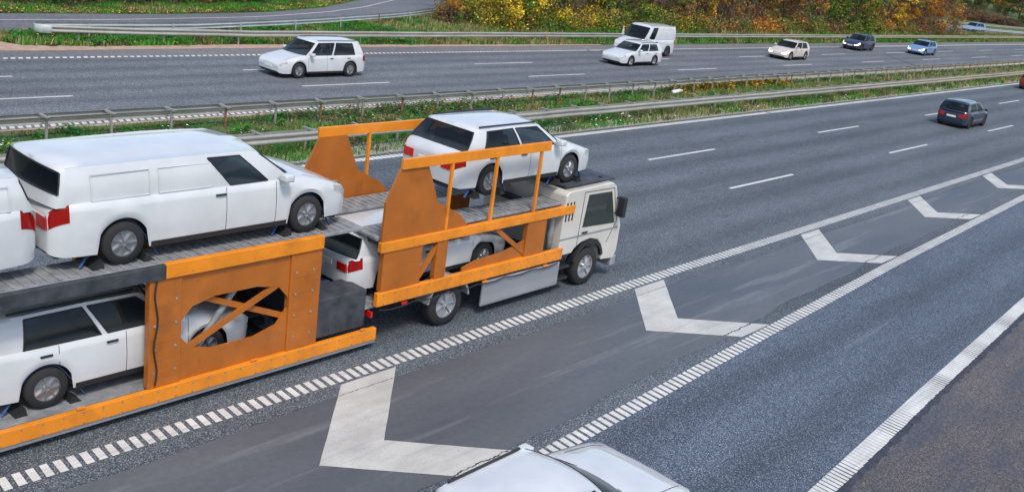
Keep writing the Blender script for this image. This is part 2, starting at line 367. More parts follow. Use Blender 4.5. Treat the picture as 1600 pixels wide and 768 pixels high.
# chevrons in the gore
for k in range(-1, 6):
    x0 = 8.60+9.06*k; bm = bmesh.new()
    yl = l2(x0+2)+.22
    top = 11.93; ap = 10.12+(yl-8.5)*.45
    n_ = 14
    L = [(x0+1.95*(abs(t))**1.0*1.0, ap+(top-ap)*t) for t in np.linspace(0, 1, n_)]
    def pt(y, off):
        if y >= ap: return x0+off+1.93*(y-ap)/(top-ap)
        return x0+off+1.72*(ap-y)/(ap-yl)
    ys = [top, top-.22, top-.235, ap, yl+.33, yl+.31, yl]
    prev = None
    for y in [top]+list(np.linspace(top-.02, ap+.02, 12))+[ap]+list(np.linspace(ap-.02, yl+.02, 12))+[yl]:
        w_ = 1.29
        j = rng.uniform(-.006, .006)
        cur = (bm.verts.new((pt(y, 0)+j, y, .009)), bm.verts.new((pt(y, w_)+j, y, .009)))
        if prev: bm.faces.new((prev[0], prev[1], cur[1], cur[0]))
        prev = cur
    for f in bm.faces:
        f.normal_update()
        if f.normal.z < 0: f.normal_flip()
    struct(mesh('chevron_marking', bm, M_chev))
    if 0 <= k < 4:
        bm = bmesh.new()
        for yy, sg, wob in ((11.62, 1, .02), (patch_lo(x0+2)+.0, -1, .07)):
            xs = np.linspace(pt(yy, .0)+.02, pt(yy, 1.27), 34); up_, dn = [], []; c = 0
            for xv in xs:
                c = c*.7+rng.uniform(-wob, wob)*.6; h = rng.uniform(.002, .010)+(.012 if sg < 0 else 0)*rng.random()
                up_.append((xv, yy+c*.5+h)); dn.append((xv, yy+c*.5-h))
            strip(bm, up_, dn, .012)
        struct(mesh('paint_crack', bm, M_crack))
bm = bmesh.new()
xs = np.linspace(93.3, 99.0, 20); strip(bm, [(v, 32+(v-93.3)*.905+.12+rng.uniform(-.03, .03)) for v in xs], [(v, 32+(v-93.3)*.905-.12) for v in xs], .004); struct(mesh('tar_seam', bm, M_crack))

# ---------------------------------------------------------------- guard rails
def path_frames(pts, step=1.0):
    P = [Vector((p[0], p[1], 0)) for p in pts]; d = [0]
    for a, b in zip(P, P[1:]): d.append(d[-1]+(b-a).length)
    n = max(2, int(d[-1]/step)); out = []
    for t in np.linspace(0, d[-1], n+1): out.append(Vector((np.interp(t, d, [p.x for p in P]), np.interp(t, d, [p.y for p in P]), 0)))
    fr = []
    for i, p in enumerate(out):
        a = out[max(0, i-1)]; b = out[min(n, i+1)]; T = (b-a).normalized(); fr.append((p, T, Vector((-T.y, T.x, 0))))
    return fr
def sweep(bm, fr, prof, thick=0.006):       # profile (side, z) swept along, with thickness
    def ring(off):
        return [[bm.verts.new(p+Nn*(s+off)+Vector((0, 0, z))) for s, z in prof] for p, T, Nn in fr]
    A = ring(0); B = ring(thick)
    for Q, fl in ((A, 0), (B, 1)):
        for i in range(len(Q)-1):
            for j in range(len(prof)-1):
                f = (Q[i][j], Q[i+1][j], Q[i+1][j+1], Q[i][j+1]); bm.faces.new(f if fl else f[::-1])
    for j in (0, len(prof)-1):
        for i in range(len(fr)-1): bm.faces.new((A[i][j], A[i+1][j], B[i+1][j], B[i][j]))
def wprof(sgn, z0=.44, z1=.75):
    h = z1-z0; P = [(-.0, -.06), (.05, .0), (.075, .14), (.075, .30), (.02, .44), (.0, .50), (.02, .56), (.075, .70), (.075, .86), (.05, .95), (0, 1)]
    return [(sgn*a, z0+h*b) for a, b in P]
def guard_rail(name, label, pts, side, post_off, spacing, x_first=None, m=M_galv, spacer=.38, thin=True, rusty=.12, ztop=.75, post_h=.72, limit=98, group=None):
    t = thing(name, label, 'guard rail', (pts[0][0], pts[0][1], 0), 0, group)
    o0 = Vector((pts[0][0], pts[0][1], 0)); fr = [(p-o0, T, Nn) for p, T, Nn in path_frames(pts, 2.0)]
    for i in range(len(fr)):               # slight sag and bends of a worn rail
        p, T, Nn = fr[i]; fr[i] = (p+Nn*rng.uniform(-.012, .012)+Vector((0, 0, rng.uniform(-.010, .010))), T, Nn)
    bm = bmesh.new(); sweep(bm, fr, wprof(side, ztop-.31, ztop)); mesh('beam', bm, m, t, True)
    if thin:
        bm = bmesh.new(); f2 = [(p-Nn*side*(spacer-.02), T, Nn) for p, T, Nn in fr]
        sweep(bm, f2, [(0, ztop-.12), (.06*side, ztop-.12), (.06*side, ztop-.03), (0, ztop-.03)], .004); mesh('rear_rail', bm, m, t)
    P = [Vector((p[0], p[1], 0)) for p in pts]; d = [0]
    for a, b in zip(P, P[1:]): d.append(d[-1]+(b-a).length)
    s = x_first if x_first is not None else .5; n = 0
    pm = [None, None]; sm = None
    while s < d[-1] and n < limit:
        q = Vector((np.interp(s, d, [p.x for p in P]), np.interp(s, d, [p.y for p in P]), 0))
        q2 = Vector((np.interp(s+.1, d, [p.x for p in P]), np.interp(s+.1, d, [p.y for p in P]), 0)); T = (q2-q).normalized() if s+.1 < d[-1] else T
        ang = math.atan2(T.y, T.x)
        ru = rng.random() < rusty
        if pm[ru] is None:
            bm = bmesh.new(); h = post_h*ztop/.75
            box(bm, -.035, .035, -.028, -.022, -.15, h); box(bm, -.035, -.029, -.022, .022, -.15, h); box(bm, .029, .035, -.022, .022, -.15, h)
            box(bm, -.03, -.006, .021, .028, -.15, h)
            po = mesh('post', bm, M_rust if ru else m, t); pm[ru] = po
        else: po = link(pm[ru].copy(), t)
        if ru and spacer: po['label'] = 'rust brown post'
        po.location = q-o0+Vector((-T.y, T.x, 0))*(-side*post_off); po.rotation_euler = (rng.uniform(-.03, .03), rng.uniform(-.05, .05), ang)
        if spacer:
            if sm is None:
                bm = bmesh.new(); yy = -side*(spacer+.20)
                a0, a1 = min(yy, side*.04), max(yy, side*.04)
                box(bm, -.045, .045, a0, a1, ztop+.004, ztop+.012); box(bm, -.045, -.038, a0, a1, ztop-.045, ztop+.004); box(bm, .038, .045, a0, a1, ztop-.045, ztop+.004)
                cyl(bm, (0, a0+.06, ztop+.012), (0, a0+.06, ztop+.03), .018, 8); cyl(bm, (0, a1-.06, ztop+.012), (0, a1-.06, ztop+.03), .018, 8)
                sm = mesh('spacer', bm, m, t); so_ = sm
            else: so_ = link(sm.copy(), t)
            so_.location = q-o0; so_.rotation_euler = (rng.uniform(-.02, .02), 0, ang+rng.uniform(-.06, .06))
        s += spacing; n += 1
    return t
guard_rail('guard_rail', 'grey steel guard rail along the far side of the grassy median, facing the far carriageway',
           [(6.0, 29.08), (200, 28.95)], 1, .34, 2.02, 15.11-6.0-4*2.02, M_galv, .40, True, .14)
guard_rail('guard_rail', 'grey steel guard rail along the near side of the median, partly hidden by the transporter',
           [(5.0, 25.02), (60, 24.95), (120, 24.9), (200, 24.9)], -1, .45, 2.02, 11.93-5-3*2.02, M_galv, .40, True, .10)
orail = guard_rail('guard_rail', 'long outer guard rail with a rounded end, running in front of the autumn trees',
           [(20.6, 44.55), (25, 43.98), (31, 43.62), (60, 43.72), (100, 43.75), (150, 43.8), (320, 43.6)], -1, .12, 4.0, 1.2, M_galv, 0, False, .15)
srail = guard_rail('guard_rail', 'curving guard rail beside the slip road, ending in the yellow bush',
           [(20.6, 45.45), (24, 45.5), (28.4, 45.95), (34, 47.15), (38, 48.25), (42.4, 49.65), (46, 50.8), (50.2, 52.45), (55.5, 55.0)], 1, .14, 4.55, 2.1, M_galvl, 0, False, .3)
# rounded nose joining the two rails
bm = bmesh.new()
arc = [(20.62+(-.55)*math.sin(a), 45.0-.45*math.cos(a), 0) for a in np.linspace(0, PI, 14)]
fr = []
for i, p in enumerate(arc):
    a = Vector(arc[max(0, i-1)]); b = Vector(arc[min(13, i+1)]); T = (b-a).normalized(); fr.append((Vector(p)-Vector((20.6, 44.55, 0)), T, Vector((-T.y, T.x, 0))))
sweep(bm, fr, [(0, .40), (.012, .42), (.02, .59), (.012, .77), (0, .78)], .006); nose = mesh('rounded_end', bm, M_galvl, orail, True)
bm = bmesh.new()
for (x, yy) in ((33.95, 43.50), (54.0, 43.60)):
    box(bm, x-20.6, x+.10-20.6, yy-44.55-.045, yy-44.55-.02, .46, .52); box(bm, x-20.6, x+.10-20.6, yy-44.55-.045, yy-44.55-.02, .63, .70)
mesh('red_mark', bm, M_redr, orail)
jr = guard_rail('guard_rail', 'short bright guard rail on the far bank in front of the pale blue car',
           [(150, 56.0), (157, 53.6), (164.2, 51.2), (168.5, 49.5), (181.6, 46.4), (205, 44.6)], -1, .2, 4.0, 1, M_galvl, 0, False, .0, 1.0)
jr2 = guard_rail('guard_rail', 'farther thin guard rail behind the joining slip road at the right edge',
           [(168, 62.6), (176, 58.4), (190, 54.6), (215, 50.2), (260, 48.2)], -1, .2, 4.0, 1, M_galvw, 0, False, .0, .9)
# delineator post
dl = thing('delineator_post', 'thin white marker post with red top standing behind the outer rail at the white van', 'marker post', (64.8, 44.7, 0))
bm = bmesh.new(); prism(bm, [(-.06, 0), (.06, 0), (.06, 1.05), (-.06, 1.15)], -.04, .04); mesh('shaft', bm, M_whitep, dl)
bm = bmesh.new(); box(bm, -.062, .062, -.045, -.041, .92, 1.06); mesh('reflector', bm, M_redr, dl)
dl.rotation_euler = (0, .06, 0)
# litter
lt = bmesh.new(); cyl(lt, (-.25, 0, .08), (.12, .02, .10), .06, 10); cyl(lt, (.12, .02, .10), (.20, .02, .10), .06, 10, .025); cyl(lt, (.20, .02, .10), (.24, .02, .10), .03, 8)
o = mesh('plastic_bottle', lt, M_whitep, smooth=True); o.location = (46.65, 28.0, .18); o.scale = (2.0, 1.7, 1.7); tag(o, 'white plastic litter lying in the median grass between the two rails', 'litter')
bm = bmesh.new(); bmesh.ops.create_grid(bm, x_segments=6, y_segments=4, size=.22)
for v in bm.verts: v.co.z = .10+.08*rng.random(); v.co.y *= .5
o = mesh('paper_scrap', bm, M_whitep); o.location = (40.5, 26.0, .05); tag(o, 'crumpled white paper scrap on the grass beneath the near median rail', 'litter')

# ---------------------------------------------------------------- grass, weeds and flowers
def vnoise(x, y, s, seed=0):
    r_ = np.random.RandomState(seed); g = r_.rand(64, 64); u = (x/s) % 63; v = (y/s) % 63; i = u.astype(int); j = v.astype(int); a = u-i; b = v-j
    a = a*a*(3-2*a); b = b*b*(3-2*b)
    return g[i, j]*(1-a)*(1-b)+g[i+1, j]*a*(1-b)+g[i, j+1]*(1-a)*b+g[i+1, j+1]*a*b
PAL = {'g': [(.055, .24, .022), (.09, .30, .035), (.035, .17, .022), (.15, .34, .05)], 't': [(.42, .34, .15), (.34, .26, .11), (.52, .44, .22), (.24, .17, .08)],
       'd': [(.03, .11, .02), (.06, .14, .025), (.09, .14, .035), (.14, .12, .05)]}
def pick(keys, n):
    P = np.array([c for k in keys for c in PAL[k]]); return P[nr.randint(0, len(P), n)]
def blades(name, xr, yf, n, h, wd, tan, parent=None, label=None, lean=.5):
    x = nr.uniform(xr[0], xr[1], n); lo, hi = yf(x); y = lo+(hi-lo)*nr.rand(n)
    cl = vnoise(x, y, 1.1, 3)*.6+vnoise(x, y, .4, 4)*.4
    keep = nr.rand(n) < .35+1.0*cl; x, y, cl = x[keep], y[keep], cl[keep]; n = len(x)
    hs = np.where((y > 28.1) & (y < 30.4), .45, 1.0)
    tn = tan(x, y); tn = np.clip(tn+(vnoise(x, y, 1.9, 8)-.5)*1.1, 0, 1); isT = nr.rand(n) < tn
    c = np.where(isT[:, None], pick('t', n), np.where((vnoise(x, y, .9, 11) > .62)[:, None], pick('d', n), pick('g', n)))
    c = c*(.75+.5*nr.rand(n))[:, None]
    H = h*(.35+1.1*cl)*(.6+.8*nr.rand(n))*np.where(isT, 1.3, 1.0)*hs; a = nr.rand(n)*2*PI; W_ = wd*(.6+.8*nr.rand(n))*np.where(isT, .6, 1.0)
    dx, dy = np.cos(a)*W_, np.sin(a)*W_; la = nr.rand(n)*2*PI; ll = H*lean*nr.rand(n); lx, ly = np.cos(la)*ll, np.sin(la)*ll
    v = np.empty((n, 4, 3)); z0 = .0
    v[:, 0] = np.stack([x-dx, y-dy, np.full(n, z0)], 1); v[:, 1] = np.stack([x+dx, y+dy, np.full(n, z0)], 1)
    v[:, 2] = np.stack([x+dx*.6+lx*.5, y+dy*.6+ly*.5, H*.6], 1); v[:, 3] = np.stack([x+lx, y+ly, H], 1)
    f = np.arange(n*4).reshape(n, 4)
    o = np_mesh(name, v.reshape(-1, 3), f, M_grass, np.repeat(c, 4, 0)); o['kind'] = 'stuff'
    tag(o, label, 'grass'); return o
med = lambda x: (np.full_like(x, 24.3), np.full_like(x, 30.02))
tanf = lambda x, y: np.clip((x-30)/40, 0, .36)+.03
blades('median_grass', (8, 36), med, 46000, .17, .016, tanf, label='green grass and weeds growing on the left part of the median strip')
blades('median_grass', (36, 75), med, 36000, .23, .026, tanf, label='longer tan and green grass in the middle of the median strip')
blades('median_grass', (75, 180), med, 28000, .24, .05, tanf, label='brownish grass on the far right end of the median strip')
def outer(x):
    lo = np.interp(x, [18.3, 19, 22, 30, 45, 60, 200], [45.3, 43.9, 43.45, 43.78, 43.35, 43.15, 43.15])
    hi = np.interp(x, [18.3, 20, 30, 40, 47, 56, 80, 100, 200], [46.6, 46.9, 47.8, 50.4, 52.9, 54.5, 49.2, 49.2, 50]); return lo, hi
blades('verge_grass', (18.4, 60), outer, 52000, .22, .03, lambda x, y: np.where(x > 44, .35, 0)+.02, label='bright green grass wedge between the outer guard rail and the slip road')
blades('verge_grass', (60, 185), outer, 42000, .32, .055, lambda x, y: np.clip(.03+.35*(y > 46.8)*(x > 82), 0, 1), label='rough grass verge below the autumn trees')
def beyond(x): return np.interp(x, [0, 22, 30, 35, 40, 46.5, 54], [52.2, 52.6, 53.3, 54.1, 55.3, 58.2, 63]), np.interp(x, [0, 22, 30, 36, 42, 46.5, 54], [56, 56.2, 57.6, 58.8, 60.0, 63.5, 69])
blades('verge_grass', (14, 54), beyond, 30000, .16, .03, lambda x, y: .12+0*x, label='mown grass bank on the far side of the slip road')
def far_bank(x): return np.interp(x, [120, 140, 164, 182, 215], [68, 61, 54, 47, 46]), np.interp(x, [120, 140, 164, 182, 215], [75, 68, 62, 52, 49])
blades('verge_grass', (120, 215), lambda x: (np.full_like(x, 45.0), np.interp(x, [120, 140, 164, 182, 215], [62, 58, 51, 47.5, 45.5])), 16000, .35, .07, lambda x, y: .2+0*x, label='grass bank in front of the bright rail at the right')
# fallen leaves and low leafy weeds: small flat leaf quads
def leafbits(name, x, y, z, size, cols, label, cat='weeds', m=M_leaf, tilt=.7):
    n = len(x); a = nr.rand(n)*2*PI; s = size*(.6+.8*nr.rand(n)); t1 = (nr.rand(n)-.5)*2*tilt; t2 = (nr.rand(n)-.5)*2*tilt
    ux = np.stack([np.cos(a), np.sin(a), t1], 1)*s[:, None]; uy = np.stack([-np.sin(a), np.cos(a), t2], 1)*s[:, None]*.7
    P = np.stack([x, y, z], 1); v = np.stack([P-ux, P-uy, P+ux, P+uy], 1); f = np.arange(n*4).reshape(n, 4)
    o = np_mesh(name, v.reshape(-1, 3), f, m, np.repeat(cols, 4, 0)); o['kind'] = 'stuff'; tag(o, label, cat); return o
def clumps(nc, xr, yfun, rad, per, hz, dens=None):
    cx = nr.uniform(xr[0], xr[1], nc); lo, hi = yfun(cx); cy = lo+(hi-lo)*nr.rand(nc)
    r = rad*(.5+nr.rand(nc)); i = np.repeat(np.arange(nc), per); n = len(i)
    a = nr.rand(n)*2*PI; q = np.sqrt(nr.rand(n))*r[i]; return cx[i]+np.cos(a)*q, cy[i]+np.sin(a)*q, (.03+hz*(1-(q/r[i])**2)*(.4+.6*nr.rand(n))), i
x, y, z, i = clumps(420, (8, 60), lambda x: (np.full_like(x, 25.3), np.full_like(x, 29.7)), .32, 55, .24)
cb = np.array([(.03, .20, .035), (.05, .24, .03), (.09, .22, .03), (.03, .13, .02), (.14, .17, .04)])[nr.randint(0, 5, 420)][i]*(.7+.6*nr.rand(len(i)))[:, None]
leafbits('weeds', x, y, z, .045, cb, 'leafy green weeds scattered through the median grass')
x, y, z, i = clumps(90, (48, 62), lambda x: (np.full_like(x, 28.6), np.full_like(x, 30)), .4, 60, .5)
cb = np.array([(.75, .27, .02), (.60, .35, .03), (.10, .20, .03), (.08, .15, .02)])[nr.randint(0, 4, len(i))]*(.7+.6*nr.rand(len(i)))[:, None]
leafbits('weeds', x, y, z, .06, cb, 'weeds turned orange and yellow beside the far median rail')
x, y, z, i = clumps(60, (23, 35), lambda x: (np.full_like(x, 28.0), np.full_like(x, 29.9)), .35, 70, .6)
cb = np.array([(.06, .15, .03), (.05, .12, .03), (.08, .2, .03), (.30, .14, .06), (.25, .28, .2)])[nr.randint(0, 5, len(i))]*(.7+.6*nr.rand(len(i)))[:, None]
leafbits('weeds', x, y, z, .04, cb, 'taller mixed weeds around the posts left of the middle of the median')
x, y, z, i = clumps(240, (19, 48), lambda x: (outer(x)[0]+.2, outer(x)[1]-.1), .45, 50, .25)
cb = np.array([(.03, .19, .035), (.05, .24, .03), (.04, .15, .02)])[nr.randint(0, 3, 240)][i]*(.7+.6*nr.rand(len(i)))[:, None]
leafbits('weeds', x, y, z, .06, cb, 'lush clover like weeds on the green wedge behind the outer rail')
# white and yellow flowers
fx, fy = [], []
for (cx_, cy_, n_, s_) in ((17.1, 28.3, 16, .35), (11.5, 27.9, 14, .35), (13.9, 26.2, 4, .25), (16.5, 27.6, 6, .4), (19.6, 27.2, 6, .5), (25, 28.2, 14, .9), (31, 27.5, 12, 1.5), (38, 25.0, 60, 1.3), (47, 24.8, 40, 2.2), (58, 24.9, 40, 3), (33.5, 25, 30, 1)):
    fx += list(cx_+nr.randn(n_)*s_); fy += list(cy_+nr.randn(n_)*s_*.45)
fx = np.array(fx); fy = np.clip(np.array(fy), 24.3, 30); n = len(fx)
cc = np.where((nr.rand(n) < .16)[:, None], np.array([[.8, .55, .03]]), np.array([[.80, .78, .76]])); leafbits('flowers', fx, fy, .16+.16*nr.rand(n), .045, cc, 'small white and yellow wild flowers in the median', 'flowers', M_flower, .3)
n = 2600; x = nr.uniform(18, 180, n); lo, hi = outer(x); y = lo+nr.rand(n)**2*np.minimum(hi-lo, 4.5)-.1
cb = np.array([(.50, .22, .05), (.38, .16, .05), (.60, .38, .12), (.28, .13, .05)])[nr.randint(0, 4, n)]*(.6+.6*nr.rand(n))[:, None]
leafbits('fallen_leaves', x, y, .10+.16*nr.rand(n), .055, cb, 'brown and orange leaves fallen along the outer verge', 'leaves', M_flower, .4)
n = 1100; x = nr.uniform(20, 53, n); lo, hi = beyond(x); y = lo+nr.rand(n)**1.6*1.6
cb = np.array([(.60, .25, .05), (.45, .2, .05), (.68, .42, .12)])[nr.randint(0, 3, n)]
leafbits('fallen_leaves', x, y, .06+.08*nr.rand(n), .06, cb, 'orange leaves lying on the grass edge beyond the slip road', 'leaves', M_flower, .4)
n = 1500; x = nr.uniform(8, 80, n); y = 24.15+nr.rand(n)**1.5*1.6
cb = np.array([(.50, .49, .46), (.36, .35, .32), (.60, .59, .56)])[nr.randint(0, 3, n)]
leafbits('gravel_stones', x, y, .03+.03*nr.rand(n), .03, cb, 'pale stones strewn along the near edge of the median', 'stones', M_flower, .3)

# ---------------------------------------------------------------- trees and shrubs
COL = {'yellow': [(.76, .54, .03), (.66, .44, .02), (.50, .40, .04), (.80, .62, .08)], 'green': [(.08, .16, .02), (.05, .11, .018), (.13, .20, .03), (.10, .15, .02)],
       'orange': [(.62, .24, .02), (.45, .18, .03), (.60, .34, .04), (.34, .16, .03), (.24, .12, .04)], 'brown': [(.14, .075, .035), (.20, .11, .05), (.10, .05, .03), (.26, .15, .06)],
       'dark': [(.022, .045, .012), (.035, .06, .015), (.05, .075, .02)], 'purple': [(.10, .05, .04), (.14, .075, .05), (.07, .04, .03)],
       'olive': [(.18, .17, .03), (.13, .14, .03), (.24, .20, .04)]}
for k_ in COL: COL[k_] = [tuple(min(.85, v*(1.12 if k_ in ('orange', 'yellow') else 1.45)) for v in c) for c in COL[k_]]
def tree(name, label, x, y, h, r, mixt, nleaf, size=.10, twigs=90, stems=1, lean=(0, 0), low=.05, group='trees and shrubs behind the outer guard rail', cat='tree'):
    t = thing(name, label, cat, (x, y, 0), 0, group); r_ = np.random.RandomState(int(x*13+y*7+nleaf) % 99991)
    # woody part: tapered trunk(s), limbs, twigs
    bm = bmesh.new(); tips = []
    for s in range(stems):
        a0 = r_.rand()*2*PI; b0 = Vector((math.cos(a0)*.25*(stems > 1)*r_.rand()*2, math.sin(a0)*.25*(stems > 1), -.05))
        top = Vector((lean[0]*h+r_.randn()*.12*r, lean[1]*h+r_.randn()*.12*r, h*.85)) + (Vector((math.cos(a0), math.sin(a0), 0))*r*.55 if stems > 1 else Vector())
        rad = (.09+.012*h) if stems == 1 else .045
        prev = b0; pr = rad; n = 7
        for k in range(1, n+1):
            tt = k/n; p = b0.lerp(top, tt)+Vector((r_.randn()*.08, r_.randn()*.08, 0)); rr = rad*(1-tt*.85)
            cyl(bm, prev, p, pr, 7, rr, False); prev = p; pr = rr
            for _ in range(3 if stems == 1 else 1):
                a = r_.rand()*2*PI; q = p+Vector((math.cos(a)*r*.75, math.sin(a)*r*.75, h*.18*r_.rand()+.05)); m_ = p.lerp(q, .5)+Vector((0, 0, -.08))
                cyl(bm, p, m_, rr*.55+.008, 5, rr*.35+.006, False); cyl(bm, m_, q, rr*.35+.006, 5, .006, False); tips.append((p, q))
    mesh('trunk', bm, M_bark, t, True)
    bm = bmesh.new()
    for _ in range(twigs):
        p, q = tips[r_.randint(len(tips))]; s = p.lerp(q, r_.rand()); a = r_.rand()*2*PI; L = r*(.3+.7*r_.rand())
        e = s+Vector((math.cos(a)*L*.6+lean[0]*L, math.sin(a)*L*.6+lean[1]*L, L*(.2+.9*r_.rand()))); mdl = s.lerp(e, .5)+Vector((r_.randn(), r_.randn(), r_.randn()))*.08
        cyl(bm, s, mdl, .014, 3, .010, False); cyl(bm, mdl, e, .010, 3, .005, False)
    for _ in range(twigs//2):               # suckers from the ground
        a = r_.rand()*2*PI; q = r*r_.rand()**.5; s = Vector((math.cos(a)*q, math.sin(a)*q, 0)); e = s+Vector((r_.randn()*.35+lean[0]*2, r_.randn()*.35, .9+1.8*r_.rand()))
        cyl(bm, s, e, .013, 3, .005, False)
    mesh('twigs', bm, M_twig, t)
    # crown: clumps of leaves spread through an uneven volume
    nc = max(30, int(nleaf/95)); u = r_.rand(nc); a = r_.rand(nc)*2*PI; zz = low*h+(h-low*h)*u
    prof = np.sqrt(np.clip(1-((u-.42)/.62)**2, .03, 1)); lob = 1+.28*np.sin(a*3+u*6+x)+.15*np.sin(a*5-u*9)
    q = r*prof*lob*(.35+.65*r_.rand(nc)**.5); cx_, cy_ = np.cos(a)*q+lean[0]*zz, np.sin(a)*q+lean[1]*zz
    cr_ = (.18+.30*r_.rand(nc))*(.6+.2*r); keys = list(mixt.items())
    pr_ = np.array([v for k, v in keys]); pr_ = pr_/pr_.sum()
    pn = vnoise(cx_+50, zz+50, 1.2, int(x) % 50)                  # neighbouring clumps share a tint
    cum = np.cumsum(pr_); kid = np.searchsorted(cum, np.clip(pn*1.5-.25+r_.randn(nc)*.12, 0, .999)); kid = np.clip(kid, 0, len(keys)-1)
    i = r_.randint(0, nc, nleaf); d = r_.randn(nleaf, 3)*cr_[i][:, None]*np.array([.6, .6, .45]); P = np.stack([cx_[i], cy_[i], zz[i]], 1)+d; P[:, 2] = np.maximum(P[:, 2], .04)
    C_ = np.zeros((nleaf, 3)); other = r_.rand(nleaf) < .18; ki = np.where(other, r_.choice(len(keys), nleaf, p=pr_), kid[i])
    for kk, (k, v) in enumerate(keys):
        s = ki == kk; pal = np.array(COL[k]); C_[s] = pal[r_.randint(0, len(pal), s.sum())]
    C_ *= (.75+.5*r_.rand(nleaf))[:, None]*(.85+.3*r_.rand(nc))[i][:, None]
    nrm = r_.randn(nleaf, 3)+np.array([0, 0, .5]); nrm /= np.linalg.norm(nrm, axis=1)[:, None]; tq = np.cross(nrm, r_.randn(nleaf, 3)); tq /= np.linalg.norm(tq, axis=1)[:, None]; bq = np.cross(nrm, tq)
    s = (size*(.6+.8*r_.rand(nleaf)))[:, None]; v = np.stack([P-tq*s, P-bq*s*.6, P+tq*s, P+bq*s*.6], 1)
    np_mesh('crown', v.reshape(-1, 3), np.arange(nleaf*4).reshape(-1, 4), M_leaf, np.repeat(C_, 4, 0), t)
    return t
T = [
 ('shrub', 'low green and brown shrub at the end of the curving guard rail', 52.4, 51.4, 2, 1.1, {'green': 3, 'brown': 2, 'orange': 1}, 2600, .07, 80, 4),
 ('shrub', 'bright yellow leafed shrub, leftmost of the wood, beside the slip road', 57.1, 53, 4.6, 2.4, {'yellow': 5, 'green': 3, 'olive': 2}, 12000, .085, 60, 5),
 ('shrub', 'yellow crowned bush with green skirts just right of the leftmost yellow shrub', 57.4, 50, 3.6, 1.9, {'yellow': 4, 'green': 3, 'brown': 1.6}, 9500, .08, 90, 5),
 ('shrub', 'green and yellow bush above the outer rail, left of the bare brown trunks', 61.8, 50.6, 4.8, 2.2, {'green': 4, 'yellow': 3.2, 'brown': 2}, 10500, .085, 110, 5),
 ('tree', 'thin brown tree with bare trunk between the yellow bushes and the green tree', 66.5, 50.9, 7, 1.9, {'brown': 5, 'olive': 2, 'yellow': 1}, 6500, .08, 340, 2),
 ('tree', 'green leafed tree with a few yellow leaves behind the white van', 72, 50.4, 7.5, 2.8, {'green': 6, 'olive': 1.2, 'yellow': .8}, 14500, .09, 120, 1),
 ('tree', 'dark purple brown tree directly above the white van', 80, 51.5, 8, 2.8, {'purple': 5, 'brown': 3, 'green': .8}, 10500, .09, 420, 2),
 ('tree', 'vivid orange leafed tree right of the white van', 84.6, 50.2, 7, 2.1, {'orange': 6, 'yellow': 2, 'olive': 1}, 9500, .095, 80, 1),
 ('shrub', 'nearly bare shrub of pale slender upright stems', 90.2, 50.6, 6.5, 2.6, {'brown': 3, 'olive': 2, 'green': 1}, 2600, .08, 620, 14),
 ('tree', 'brown tree with a thick pale trunk right of the bare stems', 97.5, 51.8, 8, 2.9, {'brown': 5, 'olive': 2, 'orange': 1}, 9000, .09, 380, 1),
 ('tree', 'reddish brown tree with golden edge above the champagne car', 104.8, 51.2, 8, 3.5, {'brown': 4, 'orange': 2.6, 'olive': 2}, 12500, .10, 260, 1),
 ('tree', 'dark green tree in the middle of the right half of the wood', 115.2, 51.4, 9, 3.5, {'dark': 4, 'green': 4, 'olive': .6}, 15500, .105, 60, 1),
 ('tree', 'olive green tree turning orange above the dark blue car', 123.1, 50.6, 8, 3.6, {'olive': 4, 'green': 3, 'orange': 2}, 12500, .105, 90, 1),
 ('tree', 'golden orange tree right of the olive tree', 134.5, 51.2, 8.5, 3.5, {'orange': 3.5, 'yellow': 2, 'olive': 3}, 12500, .11, 120, 1),
 ('tree', 'rust brown tree at the right end of the wood, leaning right', 144, 50.8, 9, 4.2, {'brown': 5, 'purple': 2, 'orange': 2.4}, 12500, .11, 520, 3, (.12, 0)),
 ('tree', 'thin tree with bare pale branches at the corner of the wood, leaning right', 151.5, 50.2, 9, 3.6, {'brown': 4, 'orange': 1.5, 'olive': 1.5}, 8500, .11, 520, 4, (.10, .02)),
]
for a in T: tree(*a[:4], a[4], a[5], a[6], a[7], a[8], a[9], a[10], a[11] if len(a) > 11 else (0, 0))
F_ = [('tree', 'tall green tree standing far behind the joining slip road', 258, 79, 16, 8, {'green': 5, 'dark': 2}, 14000, .24, 60, 1),
 ('tree', 'brown orange tree behind the slip road, between the green and the dark one', 290, 80, 18, 7, {'orange': 2, 'brown': 3, 'olive': 2}, 12000, .24, 80, 1),
 ('tree', 'dark green tree with orange specks at the far right edge', 236, 62, 12, 6, {'dark': 5, 'green': 1, 'orange': 1}, 12000, .17, 60, 1),
 ('tree', 'dark tree beyond the right edge of the picture behind the far rail', 262, 60, 12, 7, {'dark': 4, 'olive': 2, 'orange': 1}, 10000, .2, 60, 1),
 ('shrub', 'low purple brown shrub on the far bank under the green tree', 222, 67, 1.5, 6.0, {'purple': 5, 'brown': 2}, 7500, .14, 160, 8),
 ('shrub', 'low dark bramble next to the purple brown shrub on the far bank', 226, 63, 1.2, 4.0, {'dark': 3, 'purple': 3}, 6000, .14, 90, 8)]
for a in F_: tree(*a, group='trees beyond the joining slip road')
